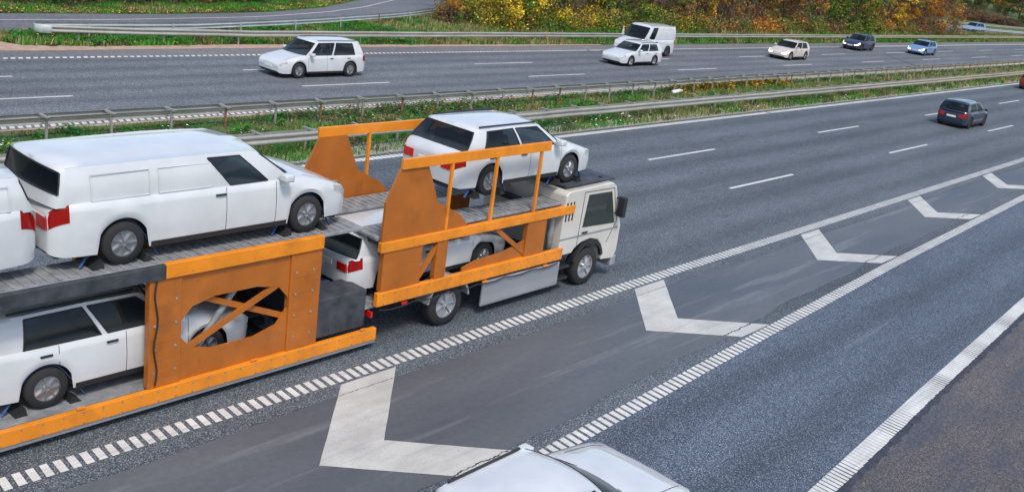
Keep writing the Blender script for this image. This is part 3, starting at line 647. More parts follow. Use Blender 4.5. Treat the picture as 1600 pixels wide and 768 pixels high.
# back rows of the wood: one mass of undergrowth
def mass(name, pts, n, zr, size, mixk, label, spread=2.2):
    nc = n//70; d = np.linspace(0, 1, len(pts)); u = nr.rand(nc); cx_ = np.interp(u, d, [p[0] for p in pts])+nr.randn(nc)*spread; cy_ = np.interp(u, d, [p[1] for p in pts])+nr.randn(nc)*spread
    cz = zr[0]+(zr[1]-zr[0])*nr.rand(nc); i = nr.randint(0, nc, n); r0 = .45
    P = np.stack([cx_[i], cy_[i], cz[i]], 1)+nr.randn(n, 3)*r0; P[:, 2] = np.maximum(P[:, 2], .03)
    keys = list(mixk); tn = vnoise(cx_, cy_+cz*1.3, 2.6, 21); kid = np.clip(((tn*1.4-.2)*len(keys)).astype(int), 0, len(keys)-1); C_ = np.zeros((n, 3)); k2 = kid[i]
    for kk, k in enumerate(keys):
        s = k2 == kk; pal = np.array(COL[k]); C_[s] = pal[nr.randint(0, len(pal), s.sum())]
    C_ *= (.7+.5*nr.rand(n))[:, None]
    nrm = nr.randn(n, 3); nrm /= np.linalg.norm(nrm, axis=1)[:, None]; tq = np.cross(nrm, nr.randn(n, 3)); tq /= np.linalg.norm(tq, axis=1)[:, None]; bq = np.cross(nrm, tq)
    s = (size*(.6+.8*nr.rand(n)))[:, None]; v = np.stack([P-tq*s, P-bq*s*.6, P+tq*s, P+bq*s*.6], 1)
    o = np_mesh(name, v.reshape(-1, 3), np.arange(n*4).reshape(-1, 4), M_leaf, np.repeat(C_, 4, 0)); tag(o, label, 'undergrowth', kind='stuff')
mass('undergrowth', [(60, 55.5), (75, 54.5), (100, 55.5), (125, 56.0), (156, 57)], 100000, (0, 8.5), .12, ['brown', 'dark', 'green', 'purple', 'brown', 'olive'], 'dense mixed undergrowth filling the wood behind the front trees', 2.0)
mass('undergrowth', [(5, 56.4), (22, 56.3), (32, 58.1), (40, 59.8), (44, 62.2)], 40000, (0, 4), .10, ['dark', 'purple', 'dark', 'brown', 'green'], 'dark thicket beyond the grass bank at the top left', .7)
mass('undergrowth', [(170, 90), (230, 92), (290, 92), (420, 85)], 30000, (0, 18), .42, ['green', 'dark', 'olive', 'brown', 'green'], 'distant wood behind the far right trees', 6)
mass('undergrowth', [(55, 50.2), (60, 49.4), (75, 48.9), (84, 49.0)], 26000, (0, 1.3), .075, ['green', 'olive', 'green', 'brown', 'yellow', 'green'], 'low green and yellow bramble along the foot of the yellow bushes', .55)
mass('undergrowth', [(84, 49.2), (110, 49.3), (150, 49.6)], 18000, (0, .9), .10, ['brown', 'olive', 'green', 'brown', 'orange'], 'low brown bramble along the foot of the brown trees', .6)
bm = bmesh.new()
for _ in range(420):
    u = nr.rand(); x = np.interp(u, [0, .5, 1], [8, 32, 44])+nr.randn()*.8; y = np.interp(u, [0, .5, 1], [56.4, 57.9, 62])+nr.randn()*.7; cyl(bm, (x, y, 0), (x+nr.randn()*.7, y+nr.randn()*.5, .6+2.6*nr.rand()), .022, 3, .008, False)
o = mesh('undergrowth', bm, M_twig); tag(o, 'tangle of brown twigs in the thicket at the top left', 'undergrowth', kind='stuff')
bm = bmesh.new()
for _ in range(700):
    x = nr.uniform(56, 152); y = np.interp(x, [55, 75, 150], [50.6, 48.9, 50.2])+nr.rand()*2.5; cyl(bm, (x, y, 0), (x+nr.randn()*.5+.25, y+nr.randn()*.4, .6+2.4*nr.rand()), .018, 3, .006, False)
o = mesh('undergrowth', bm, M_twig); tag(o, 'brown saplings and twigs along the foot of the wood', 'undergrowth', kind='stuff')
bm = bmesh.new(); strip(bm, [(54, 58), (60, 75), (160, 75)], [(54, 52.5), (64, 48.6), (150, 49.5)], .0); struct(mesh('woodland_floor', bm, M_litterfloor))

# ---------------------------------------------------------------- cars
def lin(x, pts): return float(np.interp(x, [p[0] for p in pts], [p[1] for p in pts]))
def sm(x, pts):
    return (lin(x-.10, pts)+lin(x-.05, pts)+lin(x, pts)*2+lin(x+.05, pts)+lin(x+.10, pts))/6
def wheel_mesh(r, wd):
    bm = bmesh.new(); prof = [(r*.62, -wd/2), (r*.93, -wd/2), (r, -wd*.32), (r, wd*.32), (r*.93, wd/2), (r*.62, wd/2)]; n = 28
    rings = [[bm.verts.new((q*math.cos(t), y, q*math.sin(t))) for q, y in prof] for t in np.linspace(0, 2*PI, n, False)]
    for i in range(n):
        A, B = rings[i], rings[(i+1) % n]
        for j in range(len(prof)-1): bm.faces.new((A[j], A[j+1], B[j+1], B[j]))
    bmesh.ops.recalc_face_normals(bm, faces=bm.faces[:]); return bm
def rim_mesh(r, wd, spokes=7):
    bm = bmesh.new(); 
    for y in (-wd*.36, wd*.36):
        for k in range(spokes):
            a = k*2*PI/spokes; d = Vector((math.cos(a), 0, math.sin(a))); bar(bm, d*.03+Vector((0, y, 0)), d*r*.60+Vector((0, y, 0)), .05, .02)
    cyl(bm, (0, -wd*.30, 0), (0, wd*.30, 0), r*.60, 20); cyl(bm, (0, -wd*.42, 0), (0, wd*.42, 0), r*.16, 12)
    n = 24
    for y in (-wd*.45, wd*.45):
        A = [bm.verts.new((r*.64*math.cos(t), y, r*.64*math.sin(t))) for t in np.linspace(0, 2*PI, n, False)]; B = [bm.verts.new((r*.57*math.cos(t), y, r*.57*math.sin(t))) for t in np.linspace(0, 2*PI, n, False)]
        C_ = [bm.verts.new((r*.57*math.cos(t), y*.6, r*.57*math.sin(t))) for t in np.linspace(0, 2*PI, n, False)]
        for i in range(n): bm.faces.new((A[i], A[(i+1) % n], B[(i+1) % n], B[i])); bm.faces.new((B[i], B[(i+1) % n], C_[(i+1) % n], C_[i]))
    return bm
def add_wheels(t, pos, r, wd, rimmat=M_rim):
    w0 = r0 = None
    for (x, y) in pos:
        if w0 is None:
            w0 = mesh('wheel', wheel_mesh(r, wd), M_tyre, t, True); r0 = mesh('rim', rim_mesh(r, wd), rimmat, w0); wo_ = w0
        else:
            wo_ = link(w0.copy(), t); link(r0.copy(), wo_)
        wo_.location = (x, y, r)
def car(name, label, x, y, z=0, face=1, L=4.45, W=1.80, H=1.46, paintm=M_white, hood=.92, belt=.93, ws=(.95, .15), rr=(-1.55, -2.05), tail=.98,
        wheels=(1.36, -1.30), wr=.32, cat='car', group=None, lit=False, van=False, rz=0, name_tail=None):
    t = thing(name, label, cat, (x, y, z), rz+(0 if face > 0 else PI), group)
    h = L/2; wb = ws[0]; 
    top = [(-h, tail*.93), (-h+.15, tail), (rr[1], tail+.0), (wb, belt), (wb+.25, hood+.02), (h-.55, hood-.10), (h-.15, hood-.24), (h, hood-.34)]
    bl = [(-h, belt-.06), (-h+.3, belt+.0), (wb, belt-.03), (h-.5, hood-.16), (h-.1, hood-.26), (h, hood-.36)]
    xs = sorted(set([round(v, 3) for v in list(np.linspace(-h+.25, h-.25, 56))+[-h, -h+.01, -h+.03, -h+.07, -h+.13, -h+.19, h-.19, h-.13, h-.07, h-.03, h-.01, h]
                     + [w_+k*.045 for w_ in wheels for k in range(-9, 10)]]))
    bm = bmesh.new(); rows = []
    def sect(X, arch=True):
        e = min(h-abs(X), .25)/.25; s = math.sqrt(max(0, 1-(1-e)**2)); ef = min(1, (h-abs(X))/.9); pw = 1-.13*(1-ef)**2.2
        wv = W/2*pw*(.86+.14*s); tz = sm(X, top); bz = min(sm(X, bl), tz-.01); zb = .22; zm = .5
        tz = zm+(tz-zm)*(.62+.38*s); bz = zm+(bz-zm)*(.66+.34*s); zlow = zm+(zb-zm)*(.72+.28*s)
        for w_ in wheels:
            rad = wr+.07; dx = X-w_
            if abs(dx) < rad and arch: zlow = max(zlow, wr+math.sqrt(rad*rad-dx*dx))
        zlow = min(zlow, bz-.10); k1 = max(zlow+.06, min(.42, bz-.08)); k2 = max(k1+.02, bz-.12)
        return [(wv*.97, zlow), (wv*.995, k1), (wv, (k1+k2)/2), (wv*.978, k2), (wv*.962, bz), (wv*.88, bz+(tz-bz)*.55), (wv*.60, tz), (wv*.2, tz+.012)]
    for X in xs:
        half = sect(X)
        rows.append([bm.verts.new((X, -a, b)) for a, b in half]+[bm.verts.new((X, a, b)) for a, b in half[::-1]])
    for A, B in zip(rows, rows[1:]):
        for j in range(len(A)-1): bm.faces.new((A[j], B[j], B[j+1], A[j+1]))
    for Rw, fl in ((rows[0], 0), (rows[-1], 1)):
        n_ = len(Rw)
        for j in range(n_//2-1):
            q = (Rw[j], Rw[j+1], Rw[n_-2-j], Rw[n_-1-j]); bm.faces.new(q if fl == 0 else q[::-1])
    bmesh.ops.recalc_face_normals(bm, faces=bm.faces[:])
    mesh('body', bm, paintm, t, True)
    bm = bmesh.new(); box(bm, -h+.12, h-.12, -W/2+.24, W/2-.24, .17, .62); mesh('underbody', bm, M_black, t)
    # greenhouse
    wbse, wtop = W/2*.935, W/2*(.84 if van else .75); x0b, x0t, x1t, x1b = ws[0], ws[1], rr[0], rr[1]
    zb_, zt_ = belt-.05, H-.045
    vs = [0, .09, .35, .65, .90, 1.0]
    if van: br = [0, .04, .12, .30, .335, .36, .97, 1]; gl = [0, 0, 1, 0, 0, 0, 0]
    else: br = [0, .03, .07, .42, .455, .83, .90, 1]; gl = [0, 0, 1, 0, 1, 0, 0]
    NF = 8; ny = np.linspace(1, -1, NF+1)
    def ring(v):
        wv = wbse+(wtop-wbse)*v+.035*math.sin(PI*v); zf = zb_+(zt_-zb_)*v
        xf = x0b+(x0t-x0b)*v; xr = x1b+(x1t-x1b)*v; out = []
        fr_ = [(xf+.20*(1-yy*yy)*(1-.45*v)-.0, wv*yy*.96, zf+.03*(1-yy*yy)*v) for yy in ny]                       # front, left(+) to right(-)
        sr = [(xf+(xr-xf)*b_, -wv*(1-.05*(abs(2*b_-1)**4)), zf+.022*math.sin(PI*min(1, b_*1.2))*v) for b_ in br]
        re = [(xr-.10*(1-yy*yy)*(1-.4*v), wv*yy*.95, zf+.02*(1-yy*yy)*v) for yy in ny[::-1]]
        sl_ = [(a, -b, c) for a, b, c in sr[::-1]]
        return fr_[1:-1]+sr+re[1:-1]+sl_, (fr_, sr, re)
    tags = ['F']*(NF-1)+['S%d' % g for g in gl]+['B']*(NF-2+0)+['B', 'B']
    bm = bmesh.new(); bmg = {}; R0 = [ring(v)[0] for v in vs]; n_ = len(R0[0])
    nfr = NF-1; kinds = []
    for i in range(n_):
        if i < nfr: kinds.append('F')
        elif i < nfr+len(gl): kinds.append('S' if gl[i-nfr] else 'P')
        elif i < nfr+len(gl)+NF: kinds.append('B')
        elif i < nfr+2*len(gl)+NF: kinds.append('S' if gl[::-1][i-nfr-len(gl)-NF] else 'P')
        else: kinds.append('F')
    V = [[bm.verts.new(p) for p in r_] for r_ in R0]
    gl_runs = {}
    for a in range(len(vs)-1):
        for i in range(n_):
            j = (i+1) % n_; k = kinds[i]; glass = k in 'FS' and 1 <= a <= 3 or (k == 'B' and (1 if not van else 2) <= a <= 3)
            if k == 'F' and (i == nfr-1 or i == n_-1): glass = glass
            if glass:
                key = 'F' if k == 'F' else ('B' if k == 'B' else 'S%d' % i); gl_runs.setdefault(key, []).append((R0[a][i], R0[a][j], R0[a+1][j], R0[a+1][i]))
            else: bm.faces.new((V[a][i], V[a][j], V[a+1][j], V[a+1][i]))
    # roof cap: grid across
    fr_, sr, re = ring(1.0)[1]; cols_ = []
    for q, yy in enumerate(ny):
        f, r_ = fr_[q], re[NF-q]
        cols_.append([bm.verts.new((f[0]+(r_[0]-f[0])*b_, f[1]+(r_[1]-f[1])*b_, (f[2]+(r_[2]-f[2])*b_)+.045*math.sin(PI*b_)**.5*(1-abs(yy)**3)+.004*(1-yy*yy))) for b_ in np.linspace(0, 1, 9)])
    # tie edges: outer columns follow the side ring closely enough; weld nearby
    for A, B in zip(cols_, cols_[1:]):
        for j in range(8): bm.faces.new((A[j], B[j], B[j+1], A[j+1]))
    for side in (0, -1):                   # close the small gap between the roof panel and the side frame
        col = cols_[side]; sg = 1 if side == 0 else -1
        top_ring = [(p[0], abs(p[1])*sg, p[2]) for p in sr]
        tv = [bm.verts.new(p) for p in top_ring]; m1 = [bm.verts.new((p.co.x, p.co.y, p.co.z)) for p in col]
        xs_t = [p[0] for p in top_ring]
        ed = [bm.verts.new((v.co.x, float(np.interp(-v.co.x, [-q for q in xs_t], [p[1] for p in top_ring])), float(np.interp(-v.co.x, [-q for q in xs_t], [p[2] for p in top_ring])))) for v in col]
        for j in range(8): bm.faces.new((col[j], col[j+1], ed[j+1], ed[j]))
    bmesh.ops.remove_doubles(bm, verts=bm.verts[:], dist=.004); bmesh.ops.recalc_face_normals(bm, faces=bm.faces[:])
    loose = [v for v in bm.verts if not v.link_faces]; bmesh.ops.delete(bm, geom=loose, context='VERTS')
    mesh('roof', bm, paintm, t, True)
    for key, qs in gl_runs.items():
        gm = bmesh.new()
        for q in qs: gm.faces.new([gm.verts.new(p) for p in q])
        bmesh.ops.remove_doubles(gm, verts=gm.verts[:], dist=.001); bmesh.ops.recalc_face_normals(gm, faces=gm.faces[:])
        loop_ = [e for e in gm.edges if len(e.link_faces) == 1]; segs_ = [(e.verts[0].co.copy(), e.verts[1].co.copy()) for e in loop_]
        wo_ = mesh({'F': 'windshield', 'B': 'rear_window'}.get(key, 'side_window'), gm, M_glass, t, True)
        if x < 40:
            sm_ = bmesh.new()
            for p_, q_ in segs_: cyl(sm_, p_, q_, .013, 6, None, False)
            mesh('window_seal', sm_, M_black, wo_, True)
    add_wheels(t, [(a, b*(W/2-.12)) for a in wheels for b in (1, -1)], wr, .21, M_rimd if int(x*7) % 3 == 0 else M_rim)
    def blob(nm, c, s, m_, lab=None):
        bm = bmesh.new(); bmesh.ops.create_uvsphere(bm, u_segments=14, v_segments=8, radius=1); bmesh.ops.scale(bm, vec=s, verts=bm.verts); bmesh.ops.translate(bm, vec=c, verts=bm.verts)
        return mesh(nm, bm, m_, t, True)
    for sg in (1, -1):
        def patch_(nm, X0, X1, j0, j1, m_, cap):
            bm = bmesh.new(); prev = None; off = .006
            for X in np.linspace(X0, X1, 9):
                S = sect(X); row = []
                for j in np.linspace(j0, j1, 5):
                    j_ = int(min(j, 6.999)); f = j-j_; yy = S[j_][0]*(1-f)+S[j_+1][0]*f; zz = S[j_][1]*(1-f)+S[j_+1][1]*f
                    row.append(bm.verts.new((X, sg*(yy+off), zz+(.004 if j > 4.2 else 0))))
                if prev:
                    for q in range(4): bm.faces.new((prev[q], row[q], row[q+1], prev[q+1]))
                prev = row
            bmesh.ops.solidify(bm, geom=bm.faces[:], thickness=.004)
            S = sect(cap); sx_ = 1 if cap > 0 else -1; z0 = prev[0].co.z; z1 = prev[-1].co.z; ye = S[2][0]
            box(bm, *sorted((cap-sx_*.02, cap+sx_*.012)), *sorted((sg*ye*.60, sg*ye*1.003)), z0+.01, z1-.01, .006)
            bmesh.ops.recalc_face_normals(bm, faces=bm.faces[:])
            return mesh(nm, bm, m_, t)
        patch_('headlight', h-.38, h-.002, 2.9, 4.7, M_lit if lit else M_head, h)
        patch_('tail_light', -h+.26, -h+.002, 2.4, 4.6, M_tail, -h)
        bm = bmesh.new(); box(bm, ws[0]-.38, ws[0]-.20, sg*(W/2+.02) if sg > 0 else -(W/2+.20), sg*(W/2+.20) if sg > 0 else -(W/2+.02), belt+.00, belt+.13, .03); box(bm, ws[0]-.33, ws[0]-.26, min(sg*(W/2-.08), sg*(W/2+.06)), max(sg*(W/2-.08), sg*(W/2+.06)), belt, belt+.04); mesh('mirror', bm, paintm, t, True)
        for dx in ((.05, -.95) if not van else (.35,)):
            bm = bmesh.new(); box(bm, dx-.45, dx-.27, min(sg*(W/2-.02), sg*(W/2+.012)), max(sg*(W/2-.02), sg*(W/2+.012)), belt-.14, belt-.11, .008); mesh('door_handle', bm, M_black if paintm is not M_navy else M_silver, t)
    bm = bmesh.new(); box(bm, h-.10, h-.012, -.42, .42, .36, .50, .01); box(bm, h-.12, h-.015, -.62, .62, .24, .30, .01); mesh('grille', bm, M_black, t)
    bm = bmesh.new(); box(bm, h-.03, h+.012, -.26, .26, .42, .53, .004); mesh('number_plate', bm, M_plate, t)
    bm = bmesh.new(); box(bm, -h-.012, -h+.03, -.26, .26, .58, .69, .004); mesh('number_plate', bm, M_plate, t)
    cz = belt-.42
    for sg in (1, -1):
        bm = bmesh.new(); box(bm, ws[1]-.75, ws[1]-.25, sg*.36-.24, sg*.36+.24, cz-.05, cz+.10, .04); bar(bm, (ws[1]-.70, sg*.36, cz+.05), (ws[1]-.92, sg*.36, cz+.62), .46, .12); box(bm, ws[1]-1.0, ws[1]-.90, sg*.36-.13, sg*.36+.13, cz+.62, cz+.80, .04)
        mesh('seat', bm, M_seat, t)
        bm = bmesh.new()                      # black sill strip between the wheel arches
        xs_ = np.linspace(wheels[1]+wr+.10, wheels[0]-wr-.10, 10); pv = None
        for X in xs_:
            S = sect(X); c_ = (bm.verts.new((X, sg*(S[0][0]+.004), S[0][1]-.015)), bm.verts.new((X, sg*(S[0][0]*.6+S[1][0]*.4+.006), S[0][1]*.6+S[1][1]*.4)))
            if pv: bm.faces.new((pv[0], c_[0], c_[1], pv[1]))
            pv = c_
        mesh('sill_trim', bm, M_black, t)
        if not van and x < 60:
            bm = bmesh.new(); bar(bm, (ws[1]-.10, sg*wtop*.93, H+.000), (rr[0]+.15, sg*wtop*.93, H-.008), .025, .03); mesh('roof_rail', bm, M_black, t)
    if not van:
        bm = bmesh.new(); box(bm, rr[0]+.30, rr[0]+.75, -.60, .60, cz-.05, cz+.10, .04); box(bm, rr[0]+.12, rr[0]+.28, -.60, .60, cz, cz+.62, .05); mesh('rear_seat', bm, M_seat, t)
    bm = bmesh.new(); box(bm, ws[0]-.45, ws[0]-.02, -W/2+.20, W/2-.20, belt-.22, belt-.10, .04); mesh('dashboard', bm, M_black, t)
    if van:
        for sg in (1, -1):
            for xa, xb in ((-.15, -1.05), (-1.2, -2.1)):   # pressed panel outlines in the blank van side
                bm = bmesh.new(); pts_ = []
                for X_, v_ in ((xa, .12), (xa, .80), (xb, .80), (xb, .12), (xa, .12)):
                    wv_ = wbse+(wtop-wbse)*v_+.035*math.sin(PI*v_)+.002; pts_.append(Vector((X_, sg*wv_, zb_+(zt_-zb_)*v_)))
                for p_, q_ in zip(pts_, pts_[1:]):
                    m_ = (p_+q_)/2; m_.y += sg*(.010 if abs(p_.z-q_.z) > .1 else 0)
                    cyl(bm, p_, m_, .008, 6, None, False); cyl(bm, m_, q_, .008, 6, None, False)
                mesh('pressed_panel', bm, paintm, t, True)
    for sg in (1, -1):                        # door and bonnet seams
        for X in ((.98, -.08, -1.12) if not van else (1.05, .1)):
            bm = bmesh.new(); S = sect(X, False); pts_ = [(X, sg*(q[0]-.001), q[1]) for q in S[:5]]
            va = [bm.verts.new((p[0]-.005, p[1]+sg*.003, p[2])) for p in pts_]; vb = [bm.verts.new((p[0]+.005, p[1]+sg*.003, p[2])) for p in pts_]
            for q in range(4): bm.faces.new((va[q], vb[q], vb[q+1], va[q+1]))
            mesh('door_seam', bm, M_black, t)
        bm = bmesh.new(); pv = None
        for X in np.linspace(ws[0]+.25, h-.30, 12):
            S = sect(X); q = (S[5][0]*.7+S[6][0]*.3, S[5][1]*.7+S[6][1]*.3+.004)
            c_ = (bm.verts.new((X, sg*q[0], q[1])), bm.verts.new((X, sg*(q[0]-.012), q[1]+.001)))
            if pv: bm.faces.new((pv[0], c_[0], c_[1], pv[1]))
            pv = c_
        mesh('bonnet_seam', bm, M_black, t)
    return t
G1 = 'cars driving on the far carriageway'; G2 = 'cars driving on the near carriageway'; G3 = 'new white vehicles carried by the transporter'
car('van', 'white panel van in the outermost lane of the far carriageway behind a white estate', 60.1, 39.45, 0, -1, 5.2, 1.98, 2.12, M_white, 1.12, 1.16, (1.55, .75), (-2.38, -2.52), 1.16, (1.65, -1.55), .35, 'van', G1, van=True)
car('car', 'white estate car in the middle lane just beside the white panel van', 54.6, 36.6, 0, -1, 4.7, 1.82, 1.46, M_white, .93, .95, (.95, .20), (-1.85, -2.2), 1.0, group=G1)
car('car', 'pale grey white car alone on the far carriageway at the left', 28.9, 36.6, 0, -1, 4.9, 1.86, 1.62, M_white, .98, 1.0, (1.15, .45), (-2.0, -2.3), 1.02, (1.45, -1.45), .34, group=G1)
car('car', 'champagne coloured car in the middle lane of the far carriageway', 77.3, 36.75, 0, -1, 4.4, 1.8, 1.47, M_champ, lit=True, group=G1)
car('car', 'dark blue car in the outermost lane of the far carriageway, close to the outer rail', 98.6, 39.75, 0, -1, 4.4, 1.82, 1.50, M_navy, .96, .97, (1.0, .3), (-1.8, -2.12), lit=True, group=G1)
car('car', 'light blue car with lit headlamps, rightmost on the far carriageway', 107.8, 36.7, 0, -1, 4.3, 1.78, 1.46, M_blueg, lit=True, group=G1)
car('car', 'dark navy hatchback seen from behind on the near carriageway at the right', 61.8, 17.75, 0, 1, 4.3, 1.8, 1.47, M_navy, .95, .97, (1.0, .25), (-1.75, -2.08), .99, group=G2)
car('car', 'dark red car cut off by the right edge of the photo, next to the median', 93.6, 21.8, 0, 1, 4.4, 1.8, 1.45, M_redp, group=G2)
car('car', 'pale blue grey car on the slip road behind the bright rail at the far right', 174.5, 52.2, 0, -1, 4.6, 1.8, 1.5, M_blueg, rz=-.27, group='cars on the joining slip road')
car('car', 'white car in the exit lane at the bottom edge of the photo', 9.65, 6.42, 0, 1, 4.5, 1.82, 1.48, M_white, .96, .97, (.75, -.10), (-1.7, -2.05), 1.0, group='cars in the exit lane')

# ---------------------------------------------------------------- car transporter (truck and trailer)
TY = 14.03; HW = 1.275
tr = thing('car_transporter_truck', 'orange and cream car transporter truck in the slow lane carrying white vehicles on two decks', 'truck', (16.0, TY, 0), 0, 'road train')
def P_(nm, bm, m_, par, smooth=False): return mesh(nm, bm, m_, par, smooth)
ox = 16.0
def BX(bm, x0, x1, y0, y1, z0, z1, bev=0): box(bm, x0-ox, x1-ox, y0, y1, z0, z1, bev)
bm = bmesh.new()                                    # chassis
for s in (-1, 1): BX(bm, 12.4, 19.2, s*.45-.05, s*.45+.05, .52, .74)
for xx in np.arange(12.6, 19, 1.0): BX(bm, xx, xx+.08, -.4, .4, .55, .70)
P_('chassis', bm, M_dsteel, tr)
bm = bmesh.new()
prof = [(17.45, .92), (17.95, .92), (18.05, 1.03), (18.28, 1.14), (18.62, 1.18), (18.95, 1.10), (19.14, .92), (19.2, .55), (19.72, .50), (19.82, .70), (19.82, 1.35), (19.70, 1.60), (19.38, 2.40), (19.22, 2.50), (17.55, 2.46), (17.45, 2.36)]
prism(bm, [(a-ox, b) for a, b in prof], -1.24, 1.24, .035); P_('cab', bm, M_cream, tr, False)
bm = bmesh.new()
d = Vector((19.38-19.70, 0, 2.40-1.60)).normalized(); 
a0 = Vector((19.70-ox, 0, 1.60))+d*.06; a1 = Vector((19.70-ox, 0, 1.60))+d*.76; nn = Vector((.012, 0, .005))
vs_ = []
for p, ww in ((a0, 1.13), (a1, 1.06)): vs_ += [bm.verts.new(p+nn*1.0+Vector((0, -ww, 0))), bm.verts.new(p+nn*1.0+Vector((0, ww, 0)))]
for p, ww in ((a0, 1.13), (a1, 1.06)): vs_ += [bm.verts.new(p-nn*2+Vector((0, -ww, 0))), bm.verts.new(p-nn*2+Vector((0, ww, 0)))]
for q in ((0, 1, 3, 2), (4, 6, 7, 5), (0, 4, 5, 1), (2, 3, 7, 6), (0, 2, 6, 4), (1, 5, 7, 3)): bm.faces.new([vs_[i] for i in q])
P_('windshield', bm, M_glass, tr)
for s in (-1, 1):
    bm = bmesh.new(); y0, y1 = sorted((s*1.225, s*1.248))
    prism(bm, [(18.22-ox, 1.52), (19.50-ox, 1.46), (19.20-ox, 2.28), (18.30-ox, 2.30)], y0, y1); P_('side_window', bm, M_glass, tr)
    bm = bmesh.new(); y0, y1 = sorted((s*1.22, s*1.245))
    for A, B in (((18.10, .98), (18.13, 2.38)), ((18.13, 2.38), (19.28, 2.36)), ((19.28, 2.36), (19.60, 1.5)), ((19.60, 1.5), (19.30, .98))):
        bar(bm, (A[0]-ox, s*1.238, A[1]), (B[0]-ox, s*1.238, B[1]), .012, .016)
    P_('door_seam', bm, M_black, tr)
    bm = bmesh.new(); BX(bm, 18.24, 18.44, *sorted((s*1.24, s*1.27)), 1.36, 1.40, .008); P_('door_handle', bm, M_black, tr)
    bm = bmesh.new(); BX(bm, 19.42, 19.56, *sorted((s*1.30, s*1.50)), 1.65, 2.15, .03); BX(bm, 19.44, 19.50, *sorted((s*1.18, s*1.33)), 2.08, 2.11); BX(bm, 19.44, 19.50, *sorted((s*1.18, s*1.33)), 1.70, 1.73); P_('mirror', bm, M_black, tr)
    bm = bmesh.new(); BX(bm, 19.74, 19.84, *sorted((s*.80, s*1.16)), .66, .86, .03); P_('headlight', bm, M_head, tr)
    bm = bmesh.new(); BX(bm, 17.40, 17.95, *sorted((s*.95, s*1.24)), .30, .36, .01); BX(bm, 17.40, 17.95, *sorted((s*.95, s*1.24)), .58, .64, .01); P_('cab_step', bm, M_black, tr)
    bm = bmesh.new(); BX(bm, 14.95, 17.55, *sorted((s*1.20, s*1.26)), .22, .80, .03); P_('side_skirt', bm, M_silver, tr)
    bm = bmesh.new(); y0, y1 = sorted((s*.88, s*1.25))
    arc_ = [(13.95+.62*math.cos(a)-ox, .50+.60*math.sin(a)) for a in np.linspace(R(10), R(170), 14)]; arc2 = [(13.95+.57*math.cos(a)-ox, .50+.55*math.sin(a)) for a in np.linspace(R(170), R(10), 14)]
    prism(bm, arc_+arc2, y0, y1); P_('mudguard', bm, M_silver, tr)
bm = bmesh.new(); BX(bm, 19.66, 19.90, -1.22, 1.22, .28, .56, .05); P_('bumper', bm, M_silver, tr)
bm = bmesh.new(); BX(bm, 19.18, 19.62, -1.0, 1.0, 2.36, 2.40, .01); P_('sun_visor', bm, M_black, tr)
bm = bmesh.new(); BX(bm, 19.895, 19.91, -.27, .27, .36, .48, .003); P_('number_plate', bm, M_plate, tr)
for sx_ in (-.9, .9):
    bm = bmesh.new(); BX(bm, 19.05, 19.16, sx_-.06, sx_+.06, 2.50, 2.55, .01); P_('roof_marker_light', bm, M_amber, tr)
for s in (-1, 1):
    bm = bmesh.new(); BX(bm, 17.44, 18.10, *sorted((s*1.236, s*1.246)), 1.30, 1.345, .004); P_('trim_strip', bm, M_silver, tr)
    bm = bmesh.new(); BX(bm, 18.12, 19.70, *sorted((s*1.236, s*1.247)), 1.30, 1.345, .004); P_('trim_strip', bm, M_silver, tr)
    bm = bmesh.new(); arcp = [(18.62+.60*math.cos(a)-ox, .56+.60*math.sin(a)) for a in np.linspace(R(14), R(166), 14)]; arcq = [(18.62+.52*math.cos(a)-ox, .56+.52*math.sin(a)) for a in np.linspace(R(166), R(14), 14)]
    prism(bm, arcp+arcq, *sorted((s*1.20, s*1.27))); P_('wheel_arch_trim', bm, M_black, tr)
    for k, dx in enumerate((17.50, 17.56, 17.62)):
        bm = bmesh.new(); BX(bm, dx+k*.06, dx+k*.06+.05, *sorted((s*1.236, s*1.246)), 1.75, 2.20, .004); P_('air_vent_slot', bm, M_black, tr)
bm = bmesh.new(); cyl(bm, (17.35-ox, -1.0, .8), (17.35-ox, -1.0, 2.0), .07, 12); P_('exhaust_stack', bm, M_steel, tr, True)
bm = bmesh.new(); cyl(bm, (15.2-ox, .9, .52), (16.4-ox, .9, .52), .26, 18); P_('fuel_tank', bm, M_steel, tr, True)
bm = bmesh.new(); 
for k in range(5): BX(bm, 19.80, 19.835, -.72, .72, .92+k*.09, .96+k*.09)
P_('grille', bm, M_black, tr)
add_wheels(tr, [(18.62-ox, 1.08), (18.62-ox, -1.08), (13.95-ox, 1.05), (13.95-ox, -1.05)], .47, .30, M_silver)
